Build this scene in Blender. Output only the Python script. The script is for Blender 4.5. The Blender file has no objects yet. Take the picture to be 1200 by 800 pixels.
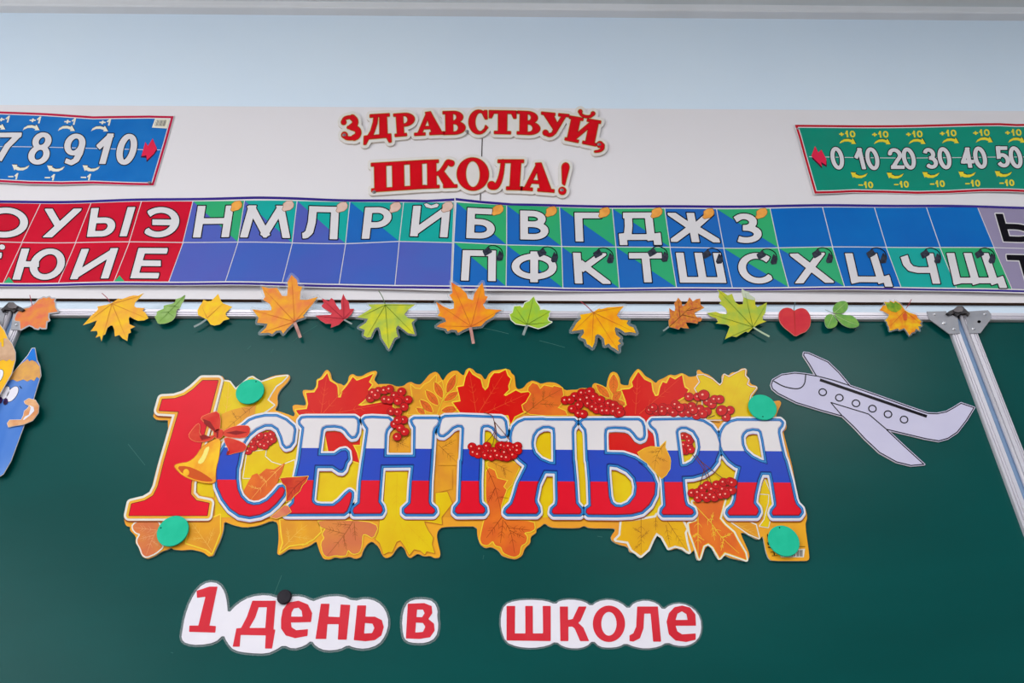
import bpy, bmesh, math, random
import numpy as np
from mathutils import Vector, Matrix, geometry

random.seed(7)
scene = bpy.context.scene
C = scene.collection

# ------------------------------------------------------------------ camera
F = 850.0                       # focal length in pixels of the 1200x800 frame
DIST = 1.09                     # camera to chalkboard surface (board surface is y = 0)
CAMZ = 1.32
up = np.array([1.4, -1395.0, F]); up /= np.linalg.norm(up)
rt = np.array([1.0, 0.0043, 0.0054]); rt -= up * rt.dot(up); rt /= np.linalg.norm(rt)
fw = np.cross(up, rt)
CAM = np.array([0.0, -DIST, CAMZ])
cam_d = bpy.data.cameras.new('camera'); cam = bpy.data.objects.new('camera', cam_d); C.objects.link(cam)
cam_d.sensor_width = 36.0; cam_d.lens = 36.0 * F / 1200.0; cam_d.clip_start = 0.01
ax = [Vector((rt[i], fw[i], up[i])) for i in range(3)]
m = Matrix.Identity(4)
for r in range(3):
    m[r][0] = ax[0][r]; m[r][1] = -ax[1][r]; m[r][2] = -ax[2][r]; m[r][3] = CAM[r]
cam.matrix_world = m
scene.camera = cam

# ------------------------------------------------------------------ light
world = bpy.data.worlds.new('world'); scene.world = world; world.use_nodes = True
bg = world.node_tree.nodes['Background']; bg.inputs[0].default_value = (0.75, 0.87, 1.0, 1); bg.inputs[1].default_value = 1.0

def area(name, loc, rot, sx, sy, power, col):
    l = bpy.data.lights.new(name, 'AREA'); l.shape = 'RECTANGLE'; l.size = sx; l.size_y = sy
    l.energy = power; l.color = col
    o = bpy.data.objects.new(name, l); o.location = loc; o.rotation_euler = rot; C.objects.link(o)
    return o
XL, XR, YR, ZC = -3.1, 3.1, -6.2, 3.0         # room shell
for k, yc in enumerate((-1.75, -3.5, -5.25)):   # daylight through the three windows of the left wall
    area('window_daylight', (XL - 0.10, yc, 1.75), (0, -math.pi / 2, 0), 1.5, 1.2, 38, (0.92, 0.96, 1.0))
for xc in (-1.2, 1.2):                          # ceiling lamps
    for yc in (-1.9, -4.2):
        area('ceiling_lamp_light', (xc, yc, ZC - 0.09), (0, 0, 0), 1.1, 0.5, 29, (1.0, 0.98, 0.965))
scene.view_settings.view_transform = 'Standard'
scene.view_settings.look = 'None'
scene.view_settings.exposure = 0.0
scene.view_settings.gamma = 1.0
scene.view_settings.use_curve_mapping = False

# ------------------------------------------------------------------ pixel -> point on a plane y = const
def P(px, py, Y=0.0):
    d = np.array([(px - 600.0) / F, (py - 400.0) / F, 1.0])
    w = np.array([d.dot(rt), d.dot(fw), d.dot(up)])
    k = (Y - CAM[1]) / w[1]
    p = CAM + k * w
    return Vector((p[0], Y, p[2]))

# ------------------------------------------------------------------ materials
def lin(c):
    c = c / 255.0
    return c / 12.92 if c <= 0.04045 else ((c + 0.055) / 1.055) ** 2.4
ILL = 0.95
def rgb(c, k=ILL):
    return tuple(max(0.0, min(0.93, lin(v) / k - 0.008)) for v in c) + (1,)
_m = {}
def mat(name, c, rough=0.45, spec=0.35, c2=None, scale=30.0, metal=0.0, detail=3.0, bump=0.0, stretch=None, alpha=1.0, coat=0.0):
    if name in _m: return _m[name]
    mt = bpy.data.materials.new(name); mt.use_nodes = True
    nt = mt.node_tree; b = nt.nodes['Principled BSDF']
    b.inputs['Roughness'].default_value = rough
    b.inputs['Specular IOR Level'].default_value = spec if metal else spec * 0.3
    b.inputs['Metallic'].default_value = metal
    b.inputs['Coat Weight'].default_value = coat
    b.inputs['Coat Roughness'].default_value = 0.2
    b.inputs['Alpha'].default_value = alpha
    tc = nt.nodes.new('ShaderNodeTexCoord'); mp = nt.nodes.new('ShaderNodeMapping')
    nt.links.new(tc.outputs['Object'], mp.inputs[0])
    if stretch: mp.inputs['Scale'].default_value = stretch
    n = nt.nodes.new('ShaderNodeTexNoise'); n.inputs['Scale'].default_value = scale; n.inputs['Detail'].default_value = detail
    nt.links.new(mp.outputs[0], n.inputs['Vector'])
    r = nt.nodes.new('ShaderNodeValToRGB')
    a = rgb(c); e = rgb(c2) if c2 else tuple(v * 0.93 for v in a[:3]) + (1,)
    r.color_ramp.elements[0].color = a; r.color_ramp.elements[1].color = e
    r.color_ramp.elements[0].position = 0.36; r.color_ramp.elements[1].position = 0.66
    nt.links.new(n.outputs['Fac'], r.inputs[0]); nt.links.new(r.outputs[0], b.inputs['Base Color'])
    if bump:
        bp = nt.nodes.new('ShaderNodeBump'); bp.inputs['Strength'].default_value = bump; bp.inputs['Distance'].default_value = 0.002
        nt.links.new(n.outputs['Fac'], bp.inputs['Height']); nt.links.new(bp.outputs[0], b.inputs['Normal'])
    _m[name] = mt
    return mt

# ------------------------------------------------------------------ 2D shape tools (photo pixels)
def T(ox, oy, s, txt):
    out = []
    for t in txt.split():
        x, y = t.split(',')
        out.append((ox + float(x) / s, oy + float(y) / s))
    return out
def ell(cx, cy, rx, ry, n=28, rot=0.0, a0=0.0, a1=360.0, close=True):
    pts = []; c, s = math.cos(math.radians(rot)), math.sin(math.radians(rot))
    for k in range(n if close else n + 1):
        a = math.radians(a0 + (a1 - a0) * k / n)
        x, y = rx * math.cos(a), ry * math.sin(a)
        pts.append((cx + x * c - y * s, cy + x * s + y * c))
    return pts
def chaikin(pts, it=1, q=0.25):
    for _ in range(it):
        o = []
        for i in range(len(pts)):
            a, b = pts[i], pts[(i + 1) % len(pts)]
            o.append((a[0] * (1 - q) + b[0] * q, a[1] * (1 - q) + b[1] * q))
            o.append((a[0] * q + b[0] * (1 - q), a[1] * q + b[1] * (1 - q)))
        pts = o
    return pts
def curve(pts, n=6, closed=False):
    out = []; N = len(pts)
    rng = range(N if closed else N - 1)
    for i in rng:
        g = lambda k: pts[k % N] if closed else pts[max(0, min(N - 1, k))]
        p0, p1, p2, p3 = g(i - 1), g(i), g(i + 1), g(i + 2)
        for k in range(n):
            t = k / n
            out.append(tuple(0.5 * ((2 * p1[j]) + (-p0[j] + p2[j]) * t + (2 * p0[j] - 5 * p1[j] + 4 * p2[j] - p3[j]) * t * t
                       + (-p0[j] + 3 * p1[j] - 3 * p2[j] + p3[j]) * t ** 3) for j in (0, 1)))
    if not closed: out.append(pts[-1])
    return out

class Grid:
    def __init__(s, x0, y0, x1, y1, res):
        s.x0, s.y0, s.res = x0, y0, res
        s.xs = np.arange(x0, x1 + res, res); s.ys = np.arange(y0, y1 + res, res)
        s.X, s.Y = np.meshgrid(s.xs, s.ys)
    def poly(s, loops):
        d = np.full(s.X.shape, 1e9); ins = np.zeros(s.X.shape, bool)
        for lp in loops:
            n = len(lp)
            for i in range(n):
                ax_, ay = lp[i]; bx, by = lp[(i + 1) % n]
                ex, ey = bx - ax_, by - ay; L = ex * ex + ey * ey
                if L < 1e-12: continue
                wx, wy = s.X - ax_, s.Y - ay
                t = np.clip((wx * ex + wy * ey) / L, 0, 1)
                d = np.minimum(d, (wx - ex * t) ** 2 + (wy - ey * t) ** 2)
                if ay != by:
                    c = ((ay > s.Y) != (by > s.Y)) & (s.X < ex * (s.Y - ay) / ey + ax_)
                    ins ^= c
        d = np.sqrt(d)
        return np.where(ins, -d, d)
    def disc(s, x, y, r):
        return np.hypot(s.X - x, s.Y - y) - r
    def blur(s, f, it):
        for _ in range(it):
            g = np.pad(f, 1, mode='edge')
            f = (g[:-2, 1:-1] + g[2:, 1:-1] + g[1:-1, :-2] + g[1:-1, 2:] + 2 * g[1:-1, 1:-1]) / 6
        return f
    def contour(s, f, level=0.0, tol=0.07):
        f = f - level
        f = np.pad(f, 1, constant_values=1.0)
        ins = f < 0
        H, W = f.shape
        code = (ins[:-1, :-1] * 1 + ins[:-1, 1:] * 2 + ins[1:, 1:] * 4 + ins[1:, :-1] * 8)
        tab = {1: [(3, 0)], 2: [(0, 1)], 3: [(3, 1)], 4: [(1, 2)], 5: [(3, 0), (1, 2)], 6: [(0, 2)], 7: [(3, 2)],
               8: [(2, 3)], 9: [(2, 0)], 10: [(0, 1), (2, 3)], 11: [(2, 1)], 12: [(1, 3)], 13: [(1, 0)], 14: [(0, 3)]}
        nxt = {}
        js, is_ = np.nonzero((code > 0) & (code < 15))
        def key(e, i, j):
            if e == 0: return (0, i, j)
            if e == 2: return (0, i, j + 1)
            if e == 3: return (1, i, j)
            return (1, i + 1, j)
        for j, i in zip(js.tolist(), is_.tolist()):
            for a, b in tab[int(code[j, i])]:
                nxt[key(a, i, j)] = key(b, i, j)
        def pt(k):
            o, i, j = k
            if o == 0:
                a, b = f[j, i], f[j, i + 1]; t = a / (a - b)
                return (s.x0 + (i - 1 + t) * s.res, s.y0 + (j - 1) * s.res)
            a, b = f[j, i], f[j + 1, i]; t = a / (a - b)
            return (s.x0 + (i - 1) * s.res, s.y0 + (j - 1 + t) * s.res)
        loops = []
        while nxt:
            k0 = next(iter(nxt)); k = k0; lp = []
            while k in nxt:
                lp.append(pt(k)); k = nxt.pop(k)
            if len(lp) > 5:
                lp = simplify(lp, tol)
                if len(lp) > 2 and abs(sarea(lp)) > 0.15: loops.append(lp)
        return loops

def sarea(lp):
    return 0.5 * sum(lp[i][0] * lp[(i + 1) % len(lp)][1] - lp[(i + 1) % len(lp)][0] * lp[i][1] for i in range(len(lp)))
def simplify(lp, tol):
    a = np.array(lp); n = len(a)
    far = int(np.argmax(((a - a[0]) ** 2).sum(1)))
    keep = {0, far}
    st = [(0, far), (far, n)]
    while st:
        i, j = st.pop()
        if j - i < 2: continue
        p, q = a[i], a[j % n]; d = q - p; L = np.hypot(*d)
        seg = a[i + 1:j]
        if L < 1e-9: ds = np.hypot(*(seg - p).T)
        else: ds = np.abs(d[0] * (seg[:, 1] - p[1]) - d[1] * (seg[:, 0] - p[0])) / L
        k = int(np.argmax(ds))
        if ds[k] > tol:
            keep.add(i + 1 + k); st += [(i, i + 1 + k), (i + 1 + k, j)]
    return [tuple(a[i]) for i in sorted(keep)]
def dedupe(lp):
    o = []
    for p in lp:
        if not o or math.hypot(p[0] - o[-1][0], p[1] - o[-1][1]) > 1e-3: o.append(p)
    while len(o) > 2 and math.hypot(o[0][0] - o[-1][0], o[0][1] - o[-1][1]) < 1e-3: o.pop()
    return o
def tri(loops):
    loops = [dedupe(l) for l in loops]; loops = [l for l in loops if len(l) > 2]
    vs, es = [], []
    for l in loops:
        b = len(vs); n = len(l)
        vs += [Vector(p) for p in l]; es += [(b + i, b + (i + 1) % n) for i in range(n)]
    if not vs: return [], []
    r = geometry.delaunay_2d_cdt(vs, es, [], 0, 1e-5)
    pts = np.array([(v[0], v[1]) for v in r[0]]); fc = np.array([list(f) for f in r[2] if len(f) == 3])
    if len(fc) == 0: return [], []
    cx = pts[fc].mean(1); ins = np.zeros(len(fc), bool)
    for l in loops:
        a = np.array(l); b = np.roll(a, -1, 0)
        for (x0, y0), (x1, y1) in zip(a, b):
            if y0 == y1: continue
            ins ^= ((y0 > cx[:, 1]) != (y1 > cx[:, 1])) & (cx[:, 0] < (x1 - x0) * (cx[:, 1] - y0) / (y1 - y0) + x0)
    fc = fc[ins]
    e1 = pts[fc[:, 1]] - pts[fc[:, 0]]; e2 = pts[fc[:, 2]] - pts[fc[:, 0]]
    flip = (e1[:, 0] * e2[:, 1] - e1[:, 1] * e2[:, 0]) > 0
    fc[flip] = fc[flip][:, ::-1]
    return pts, fc
def bbox(loops, m):
    xs = [p[0] for l in loops for p in l]; ys = [p[1] for l in loops for p in l]
    return min(xs) - m, min(ys) - m, max(xs) + m, max(ys) + m
def grow(loops, *levels, res=0.4, blur=0):
    g = Grid(*bbox(loops, max(max(levels), 0) + 2), res)
    f = g.poly(loops)
    if blur: f = g.blur(f, blur)
    return [g.contour(f, l) for l in levels]

# ------------------------------------------------------------------ things and meshes
def thing(name, label, cat, loc, group=None):
    o = bpy.data.objects.new(name, None); C.objects.link(o); o.empty_display_size = 0.02
    o.location = loc; o['label'] = label; o['category'] = cat
    if group: o['group'] = group
    return o
class MB:
    def __init__(s): s.v, s.f, s.mi, s.mats, s.smooth = [], [], [], [], False
    def mid(s, mt):
        if mt not in s.mats: s.mats.append(mt)
        return s.mats.index(mt)
    def fill(s, loops, Y, mt):
        pts, fc = tri(loops); b = len(s.v); k = s.mid(mt)
        s.v += [P(x, y, Y) for x, y in pts]
        for t in fc: s.f.append([b + int(i) for i in t]); s.mi.append(k)
        return s
    def solid(s, loops, Y, thick, mt, side=None):
        pts, fc = tri(loops); b = len(s.v); k = s.mid(mt); ks = s.mid(side or mt)
        fr = [P(x, y, Y) for x, y in pts]; n = len(fr)
        s.v += fr + [v + Vector((0, thick, 0)) for v in fr]
        edge = {}
        for t in fc:
            t = [int(i) for i in t]
            s.f.append([b + i for i in t]); s.mi.append(k)
            s.f.append([b + n + i for i in reversed(t)]); s.mi.append(ks)
            for i in range(3):
                e = (t[i], t[(i + 1) % 3])
                if (e[1], e[0]) in edge: del edge[(e[1], e[0])]
                else: edge[e] = 1
        for a, c in edge:
            s.f.append([b + c, b + a, b + n + a, b + n + c]); s.mi.append(ks)
        return s
    def stroke(s, pts, w, Y, mt, w1=None):
        n = len(pts); k = s.mid(mt); b = len(s.v)
        for i in range(n):
            a = pts[max(0, i - 1)]; c = pts[min(n - 1, i + 1)]
            dx, dy = c[0] - a[0], c[1] - a[1]; L = math.hypot(dx, dy) or 1
            ww = w if w1 is None else w + (w1 - w) * i / (n - 1)
            nx, ny = -dy / L * ww / 2, dx / L * ww / 2
            s.v += [P(pts[i][0] + nx, pts[i][1] + ny, Y), P(pts[i][0] - nx, pts[i][1] - ny, Y)]
        for i in range(n - 1):
            s.f.append([b + 2 * i, b + 2 * i + 2, b + 2 * i + 3, b + 2 * i + 1]); s.mi.append(k)
        return s
    def box(s, x0, x1, y0, y1, z0, z1, mt):
        b = len(s.v); k = s.mid(mt)
        s.v += [Vector((x, y, z)) for x in (x0, x1) for y in (y0, y1) for z in (z0, z1)]
        for q in ((0, 1, 3, 2), (4, 6, 7, 5), (0, 4, 5, 1), (2, 3, 7, 6), (0, 2, 6, 4), (1, 5, 7, 3)):
            s.f.append([b + i for i in q]); s.mi.append(k)
        return s
    def prism(s, prof, p0, axis, length, mt):
        """closed profile [(a, b)] swept along x or z; a is the in-plane coordinate, b the y coordinate"""
        b = len(s.v); n = len(prof); k = s.mid(mt)
        for t in (0, length):
            for a, y in prof:
                s.v.append(Vector((p0[0] + t, y, p0[1] + a)) if axis == 'x' else Vector((p0[0] + a, y, p0[1] + t)))
        for i in range(n):
            j = (i + 1) % n
            s.f.append([b + i, b + j, b + n + j, b + n + i]); s.mi.append(k)
        s.f.append([b + i for i in range(n)][::-1]); s.mi.append(k)
        s.f.append([b + n + i for i in range(n)]); s.mi.append(k)
        return s
    def cyl(s, c, r, y0, y1, mt, n=28, bev=0.0):
        """disc with its axis along y, from back y0 to front y1 (y1 < y0), rounded front rim"""
        b = len(s.v); k = s.mid(mt)
        rings = [(r, y0), (r, y1 + bev)] + ([(r - bev, y1)] if bev else [])
        for rr, y in rings:
            s.v += [Vector((c[0] + rr * math.cos(2 * math.pi * i / n), y, c[1] + rr * math.sin(2 * math.pi * i / n))) for i in range(n)]
        for q in range(len(rings) - 1):
            for i in range(n):
                j = (i + 1) % n
                s.f.append([b + q * n + i, b + q * n + j, b + (q + 1) * n + j, b + (q + 1) * n + i]); s.mi.append(k)
        s.f.append([b + i for i in range(n)][::-1]); s.mi.append(k)
        q = len(rings) - 1
        s.f.append([b + q * n + i for i in range(n)]); s.mi.append(k)
        return s
    def build(s, name, parent=None, bend=None, kind=None, label=None):
        off = Vector(parent_world(parent)) if parent else Vector((0, 0, 0))
        me = bpy.data.meshes.new(name)
        me.from_pydata([tuple(v) for v in s.v], [], s.f)
        for mt in s.mats: me.materials.append(mt)
        me.polygons.foreach_set('material_index', s.mi)
        if bend:
            fn, step, xlo, xhi = bend
            bm = bmesh.new(); bm.from_mesh(me)
            lo = min(v.x for v in s.v); hi = max(v.x for v in s.v)
            k = math.floor((lo - xlo) / step)
            while xlo + k * step < hi:
                x = xlo + k * step
                if x > lo:
                    bmesh.ops.bisect_plane(bm, geom=bm.verts[:] + bm.edges[:] + bm.faces[:], plane_co=(x, 0, 0), plane_no=(1, 0, 0))
                k += 1
            for v in bm.verts:
                i = (v.co.x - xlo) / step; i0 = math.floor(i); t = i - i0
                a = fn(xlo + i0 * step); c = fn(xlo + (i0 + 1) * step)
                v.co.y += a * (1 - t) + c * t
            bm.to_mesh(me); bm.free()
        me.transform(Matrix.Translation(-off)); me.update()
        o = bpy.data.objects.new(name, me); C.objects.link(o)
        if parent: o.parent = parent
        if kind: o['kind'] = kind
        if label: o['label'] = label
        return o
def parent_world(o):
    l = Vector(o.location)
    while o.parent: o = o.parent; l += Vector(o.location)
    return l
def tag(o, label, cat, group=None):
    o['label'] = label; o['category'] = cat
    if group: o['group'] = group
    return o
def prints(name, parent, layers, bend=None, label=None):
    """flat printed layers: [(loops, Y, material)]"""
    b = MB()
    for lp, Y, mt in layers: b.fill(lp, Y, mt)
    return b.build(name, parent, bend, label=label)

# ================================================================== SETTING
WALL_Y, PANEL_Y = 0.030, 0.022
M_wall = mat('blue_wall_paint', (218, 231, 251), 0.7, 0.2, (215, 229, 250), 3.0, bump=0.02)
M_white = mat('white_wall_paint', (226, 224, 222), 0.75, 0.2, scale=4)
M_far = mat('pale_blue_wall_paint', (172, 190, 206), 0.75, 0.2, scale=4)
M_ceil = mat('ceiling_paint', (232, 232, 230), 0.8, 0.2, scale=4)
M_floor = mat('floor_linoleum', (150, 132, 116), 0.45, 0.35, (132, 116, 100), 2.0, stretch=(1, 8, 1))
M_plastic = mat('white_plastic', (224, 224, 226), 0.4, 0.4, scale=5)
M_panel = mat('white_laminate', (227, 222, 224), 0.42, 0.3, (224, 219, 221), 2.5)
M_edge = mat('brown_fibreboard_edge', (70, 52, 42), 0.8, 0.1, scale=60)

def struct(o): o['kind'] = 'structure'; return o
struct(MB().box(XL - .2, XR + .2, WALL_Y, WALL_Y + .2, 0, ZC, M_wall).build('wall_front'))
struct(MB().box(XL - .2, XR + .2, YR - .2, YR, 0, ZC, M_far).build('wall_rear'))
struct(MB().box(XR, XR + .2, YR, WALL_Y, 0, ZC, M_far).build('wall_right'))
struct(MB().box(XL - .2, XR + .2, YR - .2, WALL_Y + .2, -.1, 0, M_floor).build('floor'))
struct(MB().box(XL - .2, XR + .2, YR - .2, WALL_Y + .2, ZC, ZC + .1, M_ceil).build('ceiling'))
wl = MB()
ys = [WALL_Y, -1.0, -2.5, -2.75, -4.25, -4.5, -6.0, YR]
for i in range(0, 8, 2): wl.box(XL - .2, XL, ys[i + 1], ys[i], 0, ZC, M_white)
for i in range(1, 7, 2):
    wl.box(XL - .2, XL, ys[i + 1], ys[i], 0, 1.0, M_white); wl.box(XL - .2, XL, ys[i + 1], ys[i], 2.5, ZC, M_white)
struct(wl.build('wall_left'))
for n_, i in enumerate((1, 3, 5)):
    y1, y0 = ys[i], ys[i + 1]
    w = MB()
    for a, b_ in ((y0, y0 + .05), (y1 - .05, y1), ((y0 + y1) / 2 - .025, (y0 + y1) / 2 + .025)): w.box(XL - .06, XL - .01, a, b_, 1.0, 2.5, M_plastic)
    w.box(XL - .06, XL - .01, y0, y1, 1.0, 1.05, M_plastic); w.box(XL - .06, XL - .01, y0, y1, 2.45, 2.5, M_plastic)
    struct(w.build('window_%d' % (n_ + 1)))
for xc in (-1.2, 1.2):
    for yc in (-1.9, -4.2):
        t = MB().box(xc - .6, xc + .6, yc - .3, yc + .3, ZC - .08, ZC, M_plastic).build('ceiling_light_fixture')
        tag(t, 'white rectangular ceiling light fixture %s, on the %s side' % ('nearer the chalkboard' if yc > -3 else 'nearer the rear wall', 'window' if xc < 0 else 'right wall'), 'ceiling light', 'ceiling lights of the classroom')

# cornice / cable trunking along the top of the blue wall
TR_Y = WALL_Y - 0.022
pl_, pr_ = P(0, 5.5, TR_Y), P(1200, 15.0, TR_Y)      # the duct hangs slightly out of level
prof = [(0, WALL_Y), (0, TR_Y + .003), (.003, TR_Y), (.023, TR_Y), (.026, TR_Y + .003), (.026, WALL_Y)]
duct = MB().prism(prof, (XL, 0), 'x', XR - XL, M_plastic)
for v in duct.v: v.z += pl_.z + (pr_.z - pl_.z) * (v.x - pl_.x) / (pr_.x - pl_.x)
struct(duct.build('trim_1'))

# white laminate panels on the wall, with raw brown edges
zt = P(600, 126.5, PANEL_Y).z; zbm = P(600, 352.0, PANEL_Y).z
xj = P(564, 200, PANEL_Y).x
for a, b_, nm in ((-1.75, xj - .0012, 'trim_2'), (xj + .0012, 1.75, 'trim_3')):
    w = MB()
    w.box(a, b_, PANEL_Y, WALL_Y, zbm, zt, M_panel)
    w.box(a, b_, PANEL_Y + .0006, WALL_Y, zbm - .0012, zbm, M_edge)  # raw bottom edge; its dark brown also paints in the underside shade
    struct(w.build(nm))
struct(MB().box(xj - .0012, xj + .0012, PANEL_Y + .004, WALL_Y, zbm, zt, M_edge).build('trim_4'))

# ================================================================== CHALKBOARD
M_board = bpy.data.materials.new('green_chalkboard'); M_board.use_nodes = True
nt = M_board.node_tree; b = nt.nodes['Principled BSDF']
tc = nt.nodes.new('ShaderNodeTexCoord')
n1 = nt.nodes.new('ShaderNodeTexNoise'); n1.inputs['Scale'].default_value = 2.2; n1.inputs['Detail'].default_value = 5
n2 = nt.nodes.new('ShaderNodeTexNoise'); n2.inputs['Scale'].default_value = 420; n2.inputs['Detail'].default_value = 2
mp = nt.nodes.new('ShaderNodeMapping'); mp.inputs['Rotation'].default_value = (0, .5, 0); mp.inputs['Scale'].default_value = (1, 1, 3.2)
nt.links.new(tc.outputs['Object'], mp.inputs[0]); nt.links.new(mp.outputs[0], n1.inputs['Vector']); nt.links.new(tc.outputs['Object'], n2.inputs['Vector'])
r = nt.nodes.new('ShaderNodeValToRGB'); r.color_ramp.elements[0].color = rgb((2, 72, 69)); r.color_ramp.elements[1].color = rgb((10, 79, 76))
r.color_ramp.elements[0].position = .35; r.color_ramp.elements[1].position = .75
nt.links.new(n1.outputs['Fac'], r.inputs[0]); nt.links.new(r.outputs[0], b.inputs['Base Color'])
bp = nt.nodes.new('ShaderNodeBump'); bp.inputs['Strength'].default_value = .12; bp.inputs['Distance'].default_value = .0006
nt.links.new(n2.outputs['Fac'], bp.inputs['Height']); nt.links.new(bp.outputs[0], b.inputs['Normal'])
b.inputs['Roughness'].default_value = .30; b.inputs['Specular IOR Level'].default_value = .12
M_alu = mat('anodised_aluminium', (214, 210, 218), .38, .5, (204, 200, 208), 6, metal=.35)
M_alu_d = mat('grooved_aluminium', (150, 140, 158), .45, .5, scale=6, metal=.3)
M_plate = mat('zinc_plate', (152, 152, 158), .5, .5, (140, 141, 148), 40, metal=.25)
M_rivet = mat('bright_rivet', (205, 206, 212), .25, .6, scale=60, metal=.7)
M_dark = mat('dark_steel', (46, 44, 48), .35, .5, (70, 66, 66), 50, metal=.3)
M_black = mat('black_hole', (10, 10, 11), .8, .1)
FR = -0.008            # front face of the aluminium profiles
ZT = P(600, 364.0, FR).z; ZI = P(600, 372.0, FR).z; ZB = ZT - 1.0
FWID = ZT - ZI
xr_in = P(1116, 391, FR).x; xr_out = P(1126, 391, FR).x
xl_in = P(21.5, 386, FR).x; xl_out = P(12.0, 386, FR).x

def profile(w, flip=False):
    """aluminium section with two shallow grooves, a = 0 outer edge .. w inner edge"""
    p = [(0, .024), (0, FR), (w * .40, FR), (w * .42, FR + .0016), (w * .54, FR + .0016), (w * .56, FR), (w * .70, FR), (w * .72, FR + .0016),
         (w * .80, FR + .0016), (w * .82, FR), (w * .93, FR), (w, FR + .002), (w, .024)]
    return [(-a if flip else a, y) for a, y in p]

def frame_side(x0, w, flip, parent, name='frame_side'):
    return MB().prism(profile(w, flip), (x0, ZB), 'z', ZT - ZB, M_alu).build(name, parent)
cb = thing('chalkboard', 'green chalkboard centre panel in an aluminium frame between two wings', 'chalkboard', (0, 0.012, ZB))
MB().box(xl_out + .002, xr_out - .002, 0, .022, ZB, ZT - .002, M_board).build('writing_surface', cb)
frame_side(xr_out, xr_out - xr_in, True, cb); frame_side(xl_out, xl_in - xl_out, False, cb)
MB().prism(profile(FWID, True), (xl_out, ZT), 'x', xr_out - xl_out, M_alu).build('frame_top', cb)
MB().prism(profile(FWID), (xl_out, ZB), 'x', xr_out - xl_out, M_alu).build('frame_bottom', cb)

def plate(parent, zx, pts, rivets, hole=None):
    """zinc corner plate; pts in photo pixels"""
    b_ = MB(); b_.solid([pts], FR - .0015, .0015, M_plate)
    o = b_.build('corner_plate', parent)
    for x, y, rr in rivets:
        c = P(x, y, FR - .0016)
        MB().cyl((c.x, c.z), rr, FR - .0014, FR - .0032, M_rivet, 16, rr * .45).build('rivet', o)
    if hole:
        MB().fill([ell(hole[0], hole[1], 2.1, 1.7)], FR - .0017, M_black).build('hole', o)
    return o
B7 = (1080, 350, 11.43)
left_pl = T(*B7, '70,170 330,165 345,205 420,225 480,240 515,462 372,470 102,270')
right_pl = T(*B7, '625,168 890,152 932,205 930,268 790,458 640,462 590,225 640,215')
rv = lambda l: [(1080 + x / 11.43, 350 + y / 11.43, r_) for x, y, r_ in l]
plate(cb, 0, left_pl, rv([(172, 208, .0028), (300, 325, .004), (435, 405, .003)]))
mir = lambda pts: [((21.5 + 1116) - x - (y - 391) * .012, y + (575 - x) * .008) for x, y in pts]
plate(cb, 0, mir(left_pl), [(19.3, 380.5, .0028)])

xw = P(1137, 391, FR).x; xw2 = P(1146.5, 391, FR).x
wr = thing('chalkboard_wing', 'green side wing of the chalkboard hinged beside the white paper airplane', 'chalkboard', (xw, 0.012, ZB))
MB().box(xw + .002, xw + .85, 0, .022, ZB, ZT - .002, M_board).build('writing_surface', wr)
frame_side(xw, xw2 - xw, False, wr); frame_side(xw + .85, xw2 - xw, True, wr)
MB().prism(profile(FWID, True), (xw, ZT), 'x', .85, M_alu).build('frame_top', wr)
MB().prism(profile(FWID), (xw, ZB), 'x', .85, M_alu).build('frame_bottom', wr)
plate(wr, 0, right_pl, rv([(850, 205, .003), (695, 400, .003)]), (1080 + 770 / 11.43, 350 + 306 / 11.43))
gl = xl_out - (xw - xr_out)
wlft = thing('chalkboard_wing', 'green side wing of the chalkboard hinged beside the cartoon pencils', 'chalkboard', (gl - .85, 0.012, ZB))
MB().box(gl - .85, gl - .002, 0, .022, ZB, ZT - .002, M_board).build('writing_surface', wlft)
frame_side(gl, xw2 - xw, True, wlft); frame_side(gl - .85, xw2 - xw, False, wlft)
MB().prism(profile(FWID, True), (gl - .85, ZT), 'x', .85, M_alu).build('frame_top', wlft)
MB().prism(profile(FWID), (gl - .85, ZB), 'x', .85, M_alu).build('frame_bottom', wlft)
plate(wlft, 0, mir(right_pl), [])

def hinge(xa, xb, capf):
    """round hinge rod in the gap between two frames, dark cap on top"""
    w = abs(xb - xa); sgn = 1 if xb > xa else -1
    h = MB().box(min(xa, xb) + .0003, max(xa, xb) - .0003, -.003, .002, ZB, ZT - .01, mat('blue_grey_strip', (130, 156, 190), .4, .4)).build('hinge', cb)
    rod = MB(); n = 20; r_ = w * .2; cx = xb - sgn * r_ * 1.02; cy = FR + .002
    k = rod.mid(M_alu)
    for z in (ZB, ZT - .006):
        rod.v += [Vector((cx + r_ * math.cos(2 * math.pi * i / n), cy + r_ * math.sin(2 * math.pi * i / n), z)) for i in range(n)]
    for i in range(n): rod.f.append([i, (i + 1) % n, n + (i + 1) % n, n + i]); rod.mi.append(k)
    rod.f.append(list(range(n))[::-1]); rod.mi.append(k); rod.f.append([n + i for i in range(n)]); rod.mi.append(k)
    o = rod.build('rod', h)
    for p in o.data.polygons: p.use_smooth = len(p.vertices) == 4
    c = MB(); c.solid([capf('335,190 370,165 430,140 480,98 545,96 600,150 650,195 632,225 600,192 520,196 485,232 440,190 372,215')], FR - .006, .016, M_dark)
    c.solid([capf('430,150 470,105 540,102 562,140 545,170 490,180 445,170')], FR - .0085, .004, mat('worn_steel', (112, 106, 108), .4, .5, (86, 80, 82), 60, metal=.4))
    c.build('cap', h, label='dark steel hinge cap')
    return h
hinge(xr_out, xw, lambda t: T(*B7, t))
hinge(xl_out, gl, lambda t: mir(T(*B7, t)))

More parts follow.
